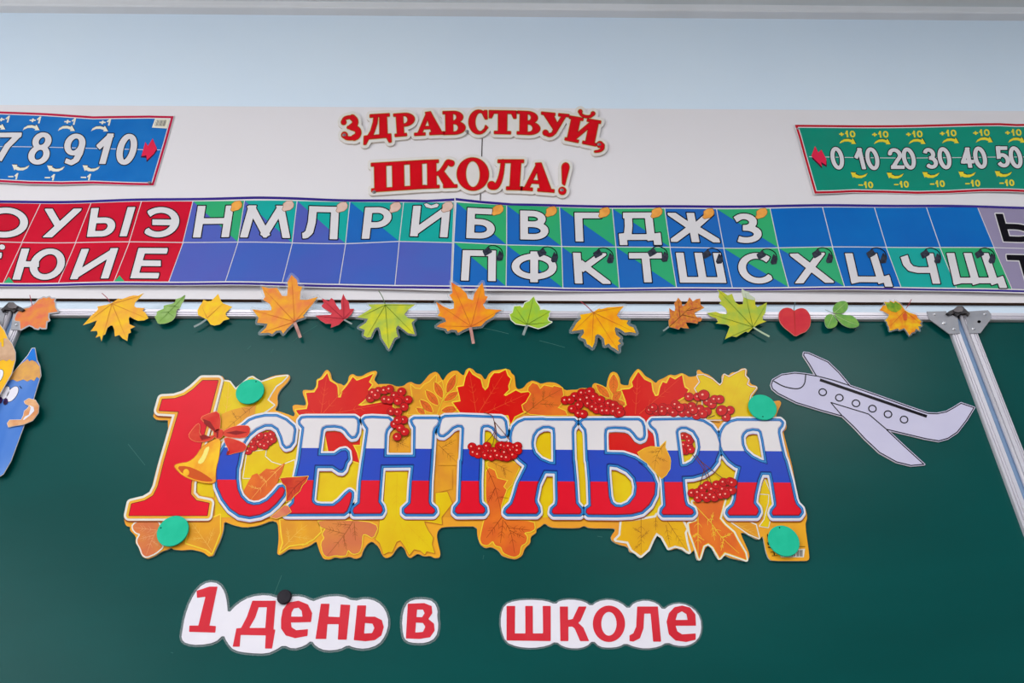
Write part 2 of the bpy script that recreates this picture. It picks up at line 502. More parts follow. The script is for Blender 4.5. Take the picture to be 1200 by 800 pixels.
# faint chalk scratches
M_chalk = mat('faint_chalk', (70, 116, 108), .8, .1, scale=200)
for pts in ([(343, 400), (352, 393), (372, 381)], [(320, 409), (318, 413)], [(290, 409), (294, 405)], [(565, 384), (580, 387), (596, 391)], [(632, 399), (648, 403), (662, 407)],
            [(320, 705), (322, 695), (330, 674)], [(200, 764), (203, 765)], [(700, 628), (706, 629)], [(566, 655), (567, 650)], [(150, 520), (170, 545)]):
    MB().stroke(curve(pts, 4), .55, -.0003, M_chalk).build('chalk_scratch', cb)

# ================================================================== STROKE ALPHABET
def quadmap(q, u, v):
    """q = TL, TR, BR, BL in pixels; u right, v up"""
    (x0, y0), (x1, y1), (x2, y2), (x3, y3) = q
    tx, ty = x0 + (x1 - x0) * u, y0 + (y1 - y0) * u
    bx, by = x3 + (x2 - x3) * u, y3 + (y2 - y3) * u
    return (bx + (tx - bx) * v, by + (ty - by) * v)
def arc(cx, cy, rx, ry, a0, a1, n=14):
    return [(cx + rx * math.cos(math.radians(a0 + (a1 - a0) * k / n)), cy + ry * math.sin(math.radians(a0 + (a1 - a0) * k / n))) for k in range(n + 1)]
L_ = lambda *p: ('L', [(p[i], p[i + 1]) for i in range(0, len(p), 2)])     # straight strokes, square ends
D_ = lambda *p: ('D', [(p[i], p[i + 1]) for i in range(0, len(p), 2)])     # slanted strokes, ends cut level
C_ = lambda pts: ('C', pts)                                                # curved stroke
O_ = lambda pts: ('O', pts)                                                # closed curve
bowl = lambda v0, v1, x0=.45, rx=.55: C_([(0, v1)] + arc(x0, (v0 + v1) / 2, rx, (v1 - v0) / 2, 90, -90) + [(0, v0)])
G = {
 'О': [O_(arc(.5, .5, .5, .5, 0, 350, 35))],
 'У': [D_(.06, 1, .50, .38), D_(.94, 1, .30, 0)],
 'Ы': [L_(0, 0, 0, 1), C_([(0, .58), (.32, .58)] + arc(.32, .29, .25, .29, 80, -80) + [(.32, 0), (0, 0)]), L_(1, 0, 1, 1)],
 'Э': [C_(arc(.38, .5, .62, .5, 140, -140, 26)), L_(.25, .5, .9, .5)],
 'Ю': [L_(0, 0, 0, 1), L_(0, .5, .35, .5), O_(arc(.66, .5, .34, .5, 0, 350, 30))],
 'И': [L_(0, 0, 0, 1), L_(1, 0, 1, 1), D_(0, .04, 1, .96)],
 'Е': [L_(0, 0, 0, 1), L_(0, 1, 1, 1), L_(0, .5, .88, .5), L_(0, 0, 1, 0)],
 'Ё': [L_(0, 0, 0, 1), L_(0, 1, 1, 1), L_(0, .5, .88, .5), L_(0, 0, 1, 0)],
 'Н': [L_(0, 0, 0, 1), L_(1, 0, 1, 1), L_(0, .52, 1, .52)],
 'М': [L_(0, 0, .13, 1), L_(.13, 1, .5, .06), L_(.5, .06, .87, 1), L_(.87, 1, 1, 0)],
 'Л': [C_([(.25, 1), (.24, .5), (.18, .14), (.06, .01), (-.04, 0)]), L_(.25, 1, 1, 1), L_(1, 0, 1, 1)],
 'Р': [L_(0, 0, 0, 1), bowl(.42, 1)],
 'Й': [L_(0, 0, 0, 1), L_(1, 0, 1, 1), D_(0, .04, 1, .96)],
 'Б': [L_(0, 0, 0, 1), L_(0, 1, .86, 1), bowl(0, .56)],
 'В': [L_(0, 0, 0, 1), bowl(.54, 1, .42, .46), bowl(0, .54, .45, .55)],
 'Г': [L_(0, 0, 0, 1), L_(0, 1, 1, 1)],
 'Д': [L_(.18, 1, .84, 1), C_([(.22, 1), (.20, .6), (.14, .22)]), L_(.82, .2, .82, 1), L_(0, .19, 1, .19), L_(0, .19, 0, 0), L_(1, .19, 1, 0)],
 'Ж': [L_(.5, 0, .5, 1), D_(.06, 1, .46, .5), D_(.02, 0, .46, .5), D_(.94, 1, .54, .5), D_(.98, 0, .54, .5)],
 'З': [C_([(0, .86)] + arc(.42, .76, .42, .24, 120, -80)), C_([(.34, .52)] + arc(.45, .26, .55, .26, 88, -130))],
 'П': [L_(0, 0, 0, 1), L_(1, 0, 1, 1), L_(0, 1, 1, 1)],
 'Ф': [L_(.5, 0, .5, 1), O_(arc(.5, .51, .5, .40, 0, 350, 35))],
 'К': [L_(0, 0, 0, 1), D_(.90, 1, .12, .44), D_(.30, .56, .94, 0)],
 'Т': [L_(0, 1, 1, 1), L_(.5, 0, .5, 1)],
 'Ш': [L_(0, 0, 0, 1), L_(.5, 0, .5, 1), L_(1, 0, 1, 1), L_(0, 0, 1, 0)],
 'С': [C_(arc(.58, .5, .58, .5, 42, 318, 28))],
 'Х': [D_(.07, 1, .93, 0), D_(.93, 1, .07, 0)],
 'Ц': [L_(0, .16, 0, 1), L_(.82, .16, .82, 1), L_(0, .16, 1, .16), L_(1, .16, 1, 0)],
 'Ч': [C_([(0, 1), (.02, .68), (.14, .5), (.4, .44), (1, .44)]), L_(1, 0, 1, 1)],
 'Щ': [L_(0, .16, 0, 1), L_(.42, .16, .42, 1), L_(.84, .16, .84, 1), L_(0, .16, 1, .16), L_(1, .16, 1, 0)],
 'Ь': [L_(0, 0, 0, 1), bowl(0, .56)],
 'Ъ': [L_(0, 1, .35, 1), L_(.35, 0, .35, 1), C_([(.35, .56), (.6, .56)] + arc(.62, .28, .38, .28, 80, -80) + [(.6, 0), (.35, 0)])],
 '0': [O_(arc(.5, .5, .5, .5, 0, 350, 35))],
 '1': [L_(.72, 0, .72, 1), L_(.72, .98, .05, .62)],
 '2': [C_([(0, .72)] + arc(.5, .72, .5, .28, 165, -25) + [(.55, .35), (.05, .02)]), L_(0, 0, 1, 0)],
 '3': [C_([(.0, .80)] + arc(.45, .76, .45, .24, 140, -75) + [(.35, .52)]), C_([(.35, .52)] + arc(.48, .26, .52, .26, 82, -150))],
 '4': [L_(.68, 0, .68, 1), L_(.68, 1, 0, .28), L_(0, .26, 1, .26)],
 '5': [L_(.16, 1, .95, 1), L_(.16, 1, .06, .52), C_([(.06, .52)] + arc(.45, .32, .52, .30, 110, -155))],
 '7': [L_(0, 1, 1, 1), C_([(1, 1), (.55, .55), (.32, 0)])],
 '8': [O_(arc(.5, .77, .44, .23, 0, 350, 30)), O_(arc(.5, .27, .5, .27, 0, 350, 30))],
 '9': [O_(arc(.5, .68, .5, .32, 0, 350, 30)), C_([(1, .7), (.96, .35), (.8, .1), (.5, 0), (.05, .08)])],
 '+': [L_(0, .5, 1, .5), L_(.5, .08, .5, .92)],
 '-': [L_(0, .5, 1, .5)],
}
def glyph(ch, q, wv, wh, levels, res=0.3, clip=True, extra=None):
    """outline loops of a stroke letter at several growth levels; wv / wh = widths of upright / level strokes in pixels"""
    W = math.hypot(q[1][0] - q[0][0], q[1][1] - q[0][1]); H = math.hypot(q[3][0] - q[0][0], q[3][1] - q[0][1])
    mu, mv = min(.45, wv / 2 / W), min(.45, wh / 2 / H)
    if ch == '-': mv = 0
    mp_ = lambda p: quadmap(q, mu + p[0] * (1 - 2 * mu), mv + p[1] * (1 - 2 * mv))
    m_ = max(levels) + 2 + (0 if clip else wv)
    g = Grid(*bbox([q], m_ + 6), res)
    f = np.full(g.X.shape, 1e6)
    def wid(a, b_):
        dx, dy = abs(a[0] - b_[0]), abs(a[1] - b_[1]); L = math.hypot(dx, dy) or 1
        t = (dy / L) ** 2
        return wh + (wv - wh) * t
    def seg(a, b_, e0, e1):
        dx, dy = b_[0] - a[0], b_[1] - a[1]; L = math.hypot(dx, dy) or 1e-6; dx /= L; dy /= L
        w = wid(a, b_) / 2
        A = (a[0] - dx * e0, a[1] - dy * e0); B = (b_[0] + dx * e1, b_[1] + dy * e1)
        return g.poly([[(A[0] - dy * w, A[1] + dx * w), (B[0] - dy * w, B[1] + dx * w), (B[0] + dy * w, B[1] - dx * w), (A[0] + dy * w, A[1] - dx * w)]])
    for kd, pts in G[ch]:
        pp = [mp_(p) for p in pts]
        if kd in 'LD':
            e_ = wv / 2 if kd == 'L' else wv * (.9 if ch != 'И' and ch != 'Й' else .3)
            for i in range(len(pp) - 1): f = np.minimum(f, seg(pp[i], pp[i + 1], e_, e_ if ch not in 'УЖК' or kd == 'L' or pts[i + 1][1] in (0, 1) else 0))
        else:
            n = len(pp); rng = range(n if kd == 'O' else n - 1)
            for i in rng:
                a, b_ = pp[i], pp[(i + 1) % n]
                f = np.minimum(f, seg(a, b_, 0, 0))
                if kd == 'O' or i > 0: f = np.minimum(f, g.disc(a[0], a[1], wid(a, b_) / 2))
    if clip: f = np.maximum(f, g.poly([list(q)]))
    if extra is not None:
        for lp in extra: f = np.minimum(f, g.poly([lp]))
    f = g.blur(f, 1)
    return [g.contour(f, l, .05) for l in levels]
def Q(ox, oy, s, txt): return T(ox, oy, s, txt)

# ================================================================== ALPHABET RIBBON
RY = PANEL_Y - .0035           # resting plane of the ribbon in front of the white panel
M_paper = mat('gloss_paper_white', (222, 218, 220), .32, .4, scale=8)
M_purple = mat('print_purple', (62, 46, 136), .32, .4, (54, 42, 128), 12)
M_redcell = mat('print_crimson', (204, 22, 50), .32, .4, (192, 18, 46), 14)
M_bluev = mat('print_violet_blue', (86, 92, 176), .32, .4, (76, 100, 182), 7)
M_blue = mat('print_blue', (34, 106, 184), .32, .4, (42, 100, 178), 7)
M_blue3 = mat('print_mid_blue', (64, 98, 182), .32, .4, (74, 94, 180), 7)
M_blue2 = mat('print_deep_blue', (6, 108, 186), .32, .4, (22, 98, 178), 6)
M_green = mat('print_green', (54, 168, 108), .32, .4, (50, 164, 116), 9)
M_teal = mat('print_teal', (28, 166, 158), .32, .4, (34, 160, 150), 9)
M_greyv = mat('print_grey_violet', (150, 140, 168), .32, .4, (144, 134, 164), 9)
M_ink = mat('print_black_ink', (24, 20, 28), .35, .35)
M_lett = mat('print_letter_white', (218, 214, 216), .32, .4, scale=10)

def wave_l(x): return -.0035 - .0025 * math.sin(x * 9.0 + .6) - .0012 * math.sin(x * 23)
def wave_r(x): return -.0030 - .0020 * math.sin(x * 8.0 + 2.0) - .0010 * math.sin(x * 21 + 1)
def lerp_line(pts, x):
    for (x0, y0), (x1, y1) in zip(pts, pts[1:]):
        if x <= x1 or (x1, y1) == pts[-1]: return y0 + (y1 - y0) * (x - x0) / (x1 - x0)
RIB = {
 'l': dict(top=[(-90, 236.5), (0, 235.5), (200, 233.7), (300, 232.2), (350, 232.4), (440, 233.6), (500, 234.6), (533, 232.6)],
           bot=[(-95, 336), (0, 336.2), (200, 336.2), (300, 336.6), (400, 337.8), (470, 340.0), (500, 341.0), (528.5, 341.6)],
           tin=[(-90, 240), (0, 238.7), (225, 237.3), (287, 237), (410, 236.2), (472, 237.6), (532, 237.4)],
           mid=[(-90, 284), (0, 284), (216, 285.8), (342, 286), (405, 285.6), (467, 283.6), (530, 285)],
           bin=[(-95, 332), (0, 332), (265, 332), (331, 332.4), (397, 333), (462, 335), (528, 335.4)],
           cols=[(-76, -100, -125), (-13, -38, -61), (47.5, 26, 4), (107, 89, 69), (167, 153, 135), (227, 215.5, 199), (287.5, 280, 265.5), (348.7, 343, 331.5), (410, 405, 397.5), (473, 468, 463), (532.3, 530.3, 528.3)]),
 'r': dict(top=[(533.5, 233), (565, 236.8), (600, 240), (660, 240.4), (750, 240.6), (900, 240.6), (1100, 241), (1290, 243)],
           bot=[(529, 342.2), (600, 342.6), (650, 342.8), (750, 341.4), (900, 341), (1100, 342.6), (1200, 345), (1330, 347)],
           tin=[(534, 238), (595, 242.5), (655, 243.7), (717, 244.4), (840, 244.9), (1000, 244.4), (1145, 243.9), (1290, 244.6)],
           mid=[(531, 285), (594, 289), (657, 290), (720, 289.7), (847, 291), (975, 291.2), (1164, 291.4), (1310, 292.5)],
           bin=[(529, 336), (594, 337.5), (659, 338.6), (726, 338), (792, 337.5), (924, 337.4), (1054, 338), (1120, 339), (1184, 340), (1330, 341.5)],
           cols=[(534.6, 532, 530), (593.7, 593.7, 593), (655.5, 658, 659.5), (717.5, 721.7, 725.7), (778.7, 785, 792.5), (839.5, 848, 858), (902, 911.7, 923.7), (962.8, 974.3, 988.3), (1023.7, 1037.5, 1054.5), (1084.5, 1100.5, 1119.5), (1144.5, 1163.7, 1184.5), (1205, 1228, 1250), (1266, 1292, 1316)]),
}
c1, c2, c3, c4, c5 = (0, 225, 4), (200, 225, 4), (450, 225, 4), (700, 225, 4), (900, 225, 4)
LET = {
 'l': {(2, 0): ('О', Q(*c1, '-70,76 138,76 128,216 -95,216')), (3, 0): ('У', Q(*c1, '212,78 384,78 344,212 172,212')), (4, 0): ('Ы', Q(*c1, '430,78 640,78 600,215 410,213')),
       (5, 0): ('Э', Q(*c1, '700,78 856,80 832,220 680,220')), (2, 1): ('Ё', Q(*c1, '-120,288 15,286 -25,412 -160,412')), (3, 1): ('Ю', Q(*c1, '102,265 318,265 294,412 57,410')),
       (4, 1): ('И', Q(*c1, '385,270 560,270 515,412 330,412')), (5, 1): ('Е', Q(*c1, '655,270 795,270 745,412 616,412')),
       (6, 0): ('Н', Q(*c2, '132,72 300,72 278,220 108,220')), (7, 0): ('М', Q(*c2, '345,72 560,72 562,222 330,222')), (8, 0): ('Л', Q(*c2, '618,70 790,70 782,222 605,222')),
       (9, 0): ('Р', Q(*c2, '912,73 1040,73 1028,220 895,220')), (10, 0): ('Й', Q(*c3, '138,68 312,66 298,215 122,210'))},
 'r': {(1, 0): ('Б', Q(*c3, '392,80 520,88 520,228 385,222')), (2, 0): ('В', Q(*c3, '638,95 768,97 772,232 638,230')), (3, 0): ('Г', Q(*c3, '892,100 1018,98 1024,235 898,235')),
       (4, 0): ('Д', Q(*c4, '90,98 284,98 302,250 105,250')), (5, 0): ('Ж', Q(*c4, '328,100 542,100 575,238 345,236')), (6, 0): ('З', Q(*c4, '626,102 758,102 776,240 632,240')),
       (1, 1): ('П', Q(*c3, '370,278 525,282 525,425 360,420')), (2, 1): ('Ф', Q(*c3, '600,286 808,286 810,430 596,430')), (3, 1): ('К', Q(*c3, '885,288 1040,288 1062,432 893,432')),
       (4, 1): ('Т', Q(*c4, '146,287 300,287 314,425 160,425')), (5, 1): ('Ш', Q(*c4, '367,287 577,287 605,427 387,427')), (6, 1): ('С', Q(*c4, '652,287 812,287 832,430 668,430')),
       (7, 1): ('Х', Q(*c4, '900,293 1060,291 1105,432 925,432')), (8, 1): ('Ц', Q(*c5, '355,295 530,295 582,450 388,450')), (9, 1): ('Ч', Q(*c5, '612,293 770,293 803,435 650,435')),
       (10, 1): ('Щ', Q(*c5, '832,292 1058,292 1118,455 868,455')), (11, 0): ('Ь', Q(*c5, '1062,105 1230,105 1260,238 1100,236')), (11, 1): ('Ъ', Q(*c5, '1110,298 1310,298 1350,440 1150,440'))},
}
BELLS = {'l': {6: (278, 243.7), 7: (338.2, 243.2), 8: (400.7, 243), 9: (463.2, 243.7), 10: (524.2, 243.2)},
         'r': {1: (583.2, 248.2), 2: (645.7, 249.5), 3: (708, 249.5), 4: (769.2, 250), 5: (830, 250.7), 6: (892, 250.7)}}
PHONES = {1: (578.7, 298.2), 2: (642.5, 299.5), 3: (708, 299.5), 4: (771.7, 298), 5: (835.7, 300), 6: (899.5, 301), 7: (963.7, 300.7), 8: (1027, 300.7), 9: (1090.5, 300.7), 10: (1154, 300.7)}
M_bell = mat('print_bell_orange', (238, 168, 80), .32, .4, (226, 150, 70), 60)
M_bellp = mat('print_bell_pale', (222, 190, 176), .32, .4, (214, 176, 160), 60)

def ribbon(side):
    R = RIB[side]; wave = wave_l if side == 'l' else wave_r
    bend = (wave, .02, -3.0, 3.0)
    base_y = RY if side == 'r' else RY - .0012
    lab = ('glossy alphabet ribbon with red vowel cells and violet-blue cells above the autumn leaves' if side == 'l'
           else 'glossy alphabet ribbon with green, blue and grey cells and headphone icons')
    x0 = R['top'][0][0]; x1 = R['top'][-1][0]
    loc = P((x0 + x1) / 2, 337, base_y)
    t = thing('alphabet_ribbon', lab, 'alphabet poster', loc, 'alphabet ribbons above the chalkboard')
    ring = lambda a, b_: [[*a, *reversed(b_)]]
    MB().solid(ring(R['top'], R['bot']), base_y, .0006, M_paper).build('sheet', t, bend)
    k = base_y - .00025
    off = lambda l, d: [(x, y + d) for x, y in l]
    def xin(l, a, b_): return [(l[0][0] + a, l[0][1])] + l[1:-1] + [(l[-1][0] + b_, l[-1][1])]
    prints('border_band', t, [(ring(xin(off(R['top'], .4), .5, -.5), xin(off(R['top'], 3.3), .5, -.5)), k, M_purple)], bend)
    prints('border_band', t, [(ring(xin(off(R['bin'], 1.0), .5, -.3), xin(off(R['bin'], 3.6 if side == 'l' else 3.2), .5, -.3)), k, M_purple)], bend)
    cols = R['cols']
    def edge(l, xa, xb):
        xs = [xa] + [p[0] for p in l if xa < p[0] < xb] + [xb]
        return [(x, lerp_line(l, x)) for x in xs]
    for i in range(1, len(cols)):
        for row in (0, 1):
            lt, lb = (R['tin'], R['mid']) if row == 0 else (R['mid'], R['bin'])
            a0, a1 = cols[i - 1][row] + .5, cols[i][row] - .5
            b0, b1 = cols[i - 1][row + 1] + .5, cols[i][row + 1] - .5
            te = [(x, y + .5) for x, y in edge(lt, a0, a1)]; be = [(x, y - .5) for x, y in edge(lb, b0, b1)]
            # curved cell sides, as the printed fan of cells
            lp = te + be[::-1]
            base, tri_ = None, None
            if side == 'l':
                if i <= 5: base = M_redcell
                elif row == 0:
                    base = M_bluev if i < 9 else M_blue; tri_ = M_green if i == 6 else M_teal
                    if i == 10: base, tri_ = M_teal, None
                else: base = M_bluev if i in (6, 10) else M_blue3
            else:
                if i >= 11: base = M_greyv
                elif row == 0:
                    base, tri_ = (M_blue, M_green) if i in (1, 2, 3, 4, 6) else (M_blue if i == 5 else M_blue2, None)
                else:
                    base, tri_ = {5: (M_blue, None), 8: (M_blue2, None), 9: (M_teal, None), 10: (M_green, None)}.get(i, (M_blue, M_green))
            lay = [([lp], k, base)]
            if tri_: lay.append(([[te[0]] + te[1:] + [be[-1]]], k - .00015, tri_))
            if side == 'l' and row == 1 and i in (3, 5): lay.append(([[(be[0][0] + 0, be[0][1]), (be[0][0] + 6, be[0][1] - 7), (be[0][0] + 12, be[0][1])]], k - .00015, M_green))
            cell = prints('cell', t, lay, bend)
            if (i, row) in LET[side]:
                ch, q = LET[side][(i, row)]
                grey = side == 'r' and i >= 11
                extra = None
                lv = glyph(ch, q, 9.0, 6.6, (0.0, 1.25), extra=extra)
                ly = [(lv[1], k - .0003, M_lett if grey else M_ink), (lv[0], k - .00045, M_ink if grey else M_lett)]
                if ch == 'Й':
                    br = [T(*c3, '188,60 200,56 222,66 246,57 258,62 250,74 222,80 198,74')]
                    ly = [(grow(br, .8)[0], k - .0003, M_ink)] + ly + [(br, k - .00045, M_lett)]
                if ch == 'Ё':
                    br = [ell(3, 290, 3.4, 3), ell(-10, 290, 3.4, 3)]
                    ly = [(grow(br, .8)[0], k - .0003, M_ink)] + ly + [(br, k - .00045, M_lett)]
                if not grey and False: pass
                prints('letter', cell, ly, bend)
            if row == 0 and i in BELLS[side]:
                x, y = BELLS[side][i]
                sh = [(x + a * 1.0, y + c) for a, c in chaikin([(-6.8, 4.4), (-5.2, 1), (-5.6, -2.4), (-1.5, -5.4), (4.6, -6.2), (6.8, -2.2), (6, 1.2), (2.4, 4.4), (-.5, 5), (-4.5, 6.2)], 1, .12)]
                prints('bell_icon', cell, [(grow([sh], .5, res=.3)[0], k - .0006, mat('print_brown', (140, 96, 50))), ([sh], k - .00075, M_bellp if side == 'l' and i > 6 else M_bell)], bend)
            if side == 'r' and row == 1 and i in PHONES:
                x, y = PHONES[i]
                hp = MB()
                hp.stroke(curve([(x - 10.5, y - 2), (x - 6, y - 7.6), (x + 1, y - 8.6), (x + 8.6, y - 4), (x + 11, y + 4)], 6), 1.1, k - .0006, M_ink)
                hp.fill([chaikin([(x + a, y + c) for a, c in ((-13.5, -2.5), (-6, -7.4), (-1.5, -1), (-10.5, 4))], 1, .1)], k - .00065, mat('print_charcoal', (40, 42, 54), .35, .35, (62, 66, 78), 160))
                hp.fill([chaikin([(x + a, y + c) for a, c in ((2.8, 7), (6.6, -3.4), (11.6, 2.5), (10, 9), (4.6, 9.6))], 1, .1)], k - .00065, mat('print_charcoal', (48, 50, 62)))
                hp.build('headphones_icon', cell, bend)
    return t
ribbon('l'); ribbon('r')

# ================================================================== NUMBER STRIPS
def nstrip(label, outer, tl, border_c, ink_c, items, extra, loc_px, wave, base_dy=0.0):
    base = PANEL_Y - .0012
    bend = (wave, .02, -3.0, 3.0)
    t = thing('number_strip', label, 'number poster', P(*loc_px, base))
    MB().solid([outer], base, .0006, M_paper).build('sheet', t, bend)
    k = base - .00025
    g = Grid(*bbox([outer], 2), .4); f = g.poly([outer])
    b1 = g.contour(f, -.6); b2 = g.contour(f, -3.1); b3 = g.contour(f, -4.1)
    prints('border', t, [(b1, k, border_c), (b2, k - .0001, M_paper)], bend)
    bgp = prints('background', t, [(b3, k - .0002, ink_c)], bend)
    for kind, dat in items:
        if kind == 'digit':
            ch, q, wv, wh = dat
            lv = glyph(ch, q, wv, wh, (0, 1.05), clip=ch in '147')
            prints('digit', bgp, [(lv[1], k - .0005, M_ink), (lv[0], k - .0007, M_lett)], bend)
        elif kind == 'small':
            txt, q, m_ = dat
            b_ = MB(); n = len(txt); pos = 0; tot = sum(.8 if c in '+-' else (.62 if c == '1' else .9) for c in txt)
            for c in txt:
                wd = .8 if c in '+-' else (.62 if c == '1' else .9)
                u0, u1 = pos / tot + .03, (pos + wd) / tot - .03; pos += wd
                va, vb = (.18, .72) if c in '+-' else (0, 1)
                qq = [quadmap(q, u0, vb), quadmap(q, u1, vb), quadmap(q, u1, va), quadmap(q, u0, va)]
                b_.fill(glyph(c, qq, 1.9, 1.5, (0.0,), res=.2, clip=c in '14')[0], k - .0005, m_)
            b_.build('small_number', bgp, bend)
        elif kind == 'arrow':
            pts, m_ = dat
            sh = [(x + .5, y + .7) if m_ is not None else (x, y) for x, y in pts]
            b_ = MB(); b_.fill([[(x + .5, y - .7) for x, y in pts]], k - .0004, M_ink); b_.fill([pts], k - .0005, m_); b_.build('arrow_mark', bgp, bend)
        elif kind == 'line':
            b_ = MB(); b_.stroke(dat, .7, k - .0004, M_paper); b_.build('number_line', bgp, bend)
        elif kind == 'poly':
            lay = [([p], k - .0005 - .0001 * i_, m_) for i_, (p, m_) in enumerate(dat[1])]
            prints(dat[0], bgp, lay, bend)
    return t
A1 = (0, 110, 5.4545)
M_cream = mat('print_cream', (232, 226, 206), .32, .4, scale=20)
M_sky = mat('print_bright_blue', (20, 104, 182), .3, .45, (34, 116, 190), 9)
M_rborder = mat('print_raspberry', (190, 24, 66), .32, .4, scale=20)
M_fish = mat('print_red_arrow', (226, 44, 78), .32, .4, scale=20)
M_maroon = mat('print_maroon', (70, 20, 50), .32, .4, scale=20)
def up_arrow(x, y, s=1.0, fl=1):
    return [(x + a * s * fl, y + c * s) for a, c in ((-10, 1.8), (-8, -1.6), (-4, -4), (1, -4.4), (5, -3.2), (6.4, -5), (10, 1.6), (4.2, 1.8), (5, .2), (1, -1.2), (-4, -1), (-8, .6))]
def dn_arrow(x, y, s=1.0):
    return [(x + a * s, y + c * s) for a, c in ((-10, -3.4), (-3.6, -3), (-4.4, -1.4), (0, .6), (5, .2), (10.5, -2.6), (8, 1.2), (3, 3.6), (-3, 3.6), (-6.2, 2.2), (-7.2, 3.6))]
z = lambda x, y: (A1[0] + x / A1[2], A1[1] + y / A1[2])
def sq(cx, cy, w, h, sl): return [(cx - w / 2 + sl * h / 2, cy - h / 2), (cx + w / 2 + sl * h / 2, cy - h / 2), (cx + w / 2 - sl * h / 2, cy + h / 2), (cx - w / 2 - sl * h / 2, cy + h / 2)]
items = [('line', [(-60, 172.5), (0, 173), (100, 174.8), (188, 175.8)])]
for d, txt in (('7', '-2,255 150,255 92,445 -62,445'), ('8', '222,255 352,255 312,460 172,460'), ('9', '430,262 565,262 520,462 395,462'), ('1', '640,258 750,258 694,452 590,452'), ('0', '772,258 896,260 852,455 728,455')):
    items.append(('digit', (d, Q(*A1, txt), 7.4, 5.6)))
items.append(('digit', ('6', None, 0, 0)))
items.pop()
for x, y in ((205, 232), (430, 236), (640, 236), (-15, 225)): items.append(('arrow', (up_arrow(*z(x, y)), M_cream)))
for x, y in ((138, 478), (362, 484), (586, 480)): items.append(('arrow', (dn_arrow(*z(x, y)), M_cream)))
for x, y in ((233, 175), (455, 184), (677, 186), (32, 168)): items.append(('small', ('+1', sq(*z(x, y), 14.5, 8, .25), M_cream)))
for x, y in ((92, 535), (325, 541), (553, 537)): items.append(('small', ('-1', sq(*z(x, y), 12.5, 7.6, .25), M_cream)))
items.append(('poly', ('direction_arrow', [(T(*A1, '900,408 930,318 948,345 980,300 1006,362 985,392 938,438 936,410'), M_maroon), (T(*A1, '905,400 930,308 946,335 976,286 1003,350 985,382 940,424 936,394'), M_fish)])))
bar = [(T(*A1, '992,160 1086,162 1068,222 972,217'), M_cream)]
for k_ in range(9):
    xa = 1000 + k_ * 7.5
    bar.append((T(*A1, '%g,168 %g,168 %g,206 %g,206' % (xa, xa + 2 + (k_ * 5) % 3, xa - 10 + (k_ * 5) % 3, xa - 12)), mat('print_grey_ink', (120, 118, 120))))
items.append(('poly', ('barcode', bar)))
outer = [(-70, 129), (0, 131), (55, 133.6), (85, 135.6), (110, 137), (147, 135.9), (175, 135.2), (204.4, 135.6), (196, 166), (180.6, 217.9), (150, 217.5), (110, 216.4), (73, 217.7), (35, 217.3), (0, 215.3), (-70, 213)]
nstrip('blue number strip with white digits 7 to 10 and raspberry border', outer, None, M_rborder, M_sky, items, None, (100, 217), lambda x: -.0022 - .0018 * math.sin(x * 11))

A2 = (900, 120, 4.0)
M_sg = mat('print_sea_green', (22, 142, 118), .3, .45, (30, 134, 112), 9)
M_yel = mat('print_yellow', (232, 212, 60), .32, .4, scale=20)
M_dred = mat('print_red_border', (188, 26, 44), .32, .4, scale=20)
z2 = lambda x, y: (A2[0] + x / A2[2], A2[1] + y / A2[2])
items = [('line', [z2(190, 260), z2(700, 261), z2(1200, 262), z2(1500, 264)])]
for d, txt in (('0', '283,212 345,212 362,318 300,318'), ('1', '393,215 444,215 468,315 417,315'), ('0', '447,212 510,212 530,318 466,318'), ('2', '555,215 620,215 642,312 578,312'), ('0', '618,212 680,212 702,315 638,315'),
               ('3', '720,215 780,215 802,312 740,312'), ('0', '785,212 845,212 868,315 804,315'), ('4', '896,215 950,215 972,310 904,310'), ('0', '950,212 1010,212 1033,315 969,315'),
               ('5', '1055,212 1117,212 1137,312 1075,312'), ('0', '1115,212 1175,212 1198,315 1134,315')):
    items.append(('digit', (d, Q(*A2, txt), 4.8, 4.2)))
for x, y in ((372, 190), (535, 190), (698, 189), (853, 188), (1010, 186), (1160, 188)): items.append(('arrow', (up_arrow(*z2(x, y), .98), M_yel)))
for x, y in ((425, 343), (595, 343), (762, 340), (930, 340), (1098, 340)): items.append(('arrow', (dn_arrow(*z2(x, y), .98), M_yel)))
for x, y in ((370, 150), (526, 150), (685, 149), (842, 147), (996, 147), (1145, 147)): items.append(('small', ('+10', sq(*z2(x, y), 20.5, 7.8, -.12), M_yel)))
for x, y in ((457, 388), (625, 384), (793, 382), (957, 382), (1115, 382)): items.append(('small', ('-10', sq(*z2(x, y), 18.5, 7.8, -.12), M_yel)))
items.append(('poly', ('direction_arrow', [(T(*A2, '203,268 222,222 236,250 250,238 273,280 273,308 248,294 252,316'), M_maroon), (T(*A2, '200,256 218,209 233,239 248,226 271,270 270,298 246,284 251,306'), M_fish)])))
outer = T(*A2, '120,108 400,106 700,104 1000,101 1080,101 1160,105 1200,104 1500,104 1500,432 1200,428 1120,424 1000,422 850,428 700,431 560,427 400,426 300,432 214,435 165,262 140,170')
nstrip('green number strip with white tens 0 to 50 and red border', outer, None, M_dred, M_sg, items, None, (1060, 227), lambda x: -.0022 - .0018 * math.sin(x * 12 + 1))

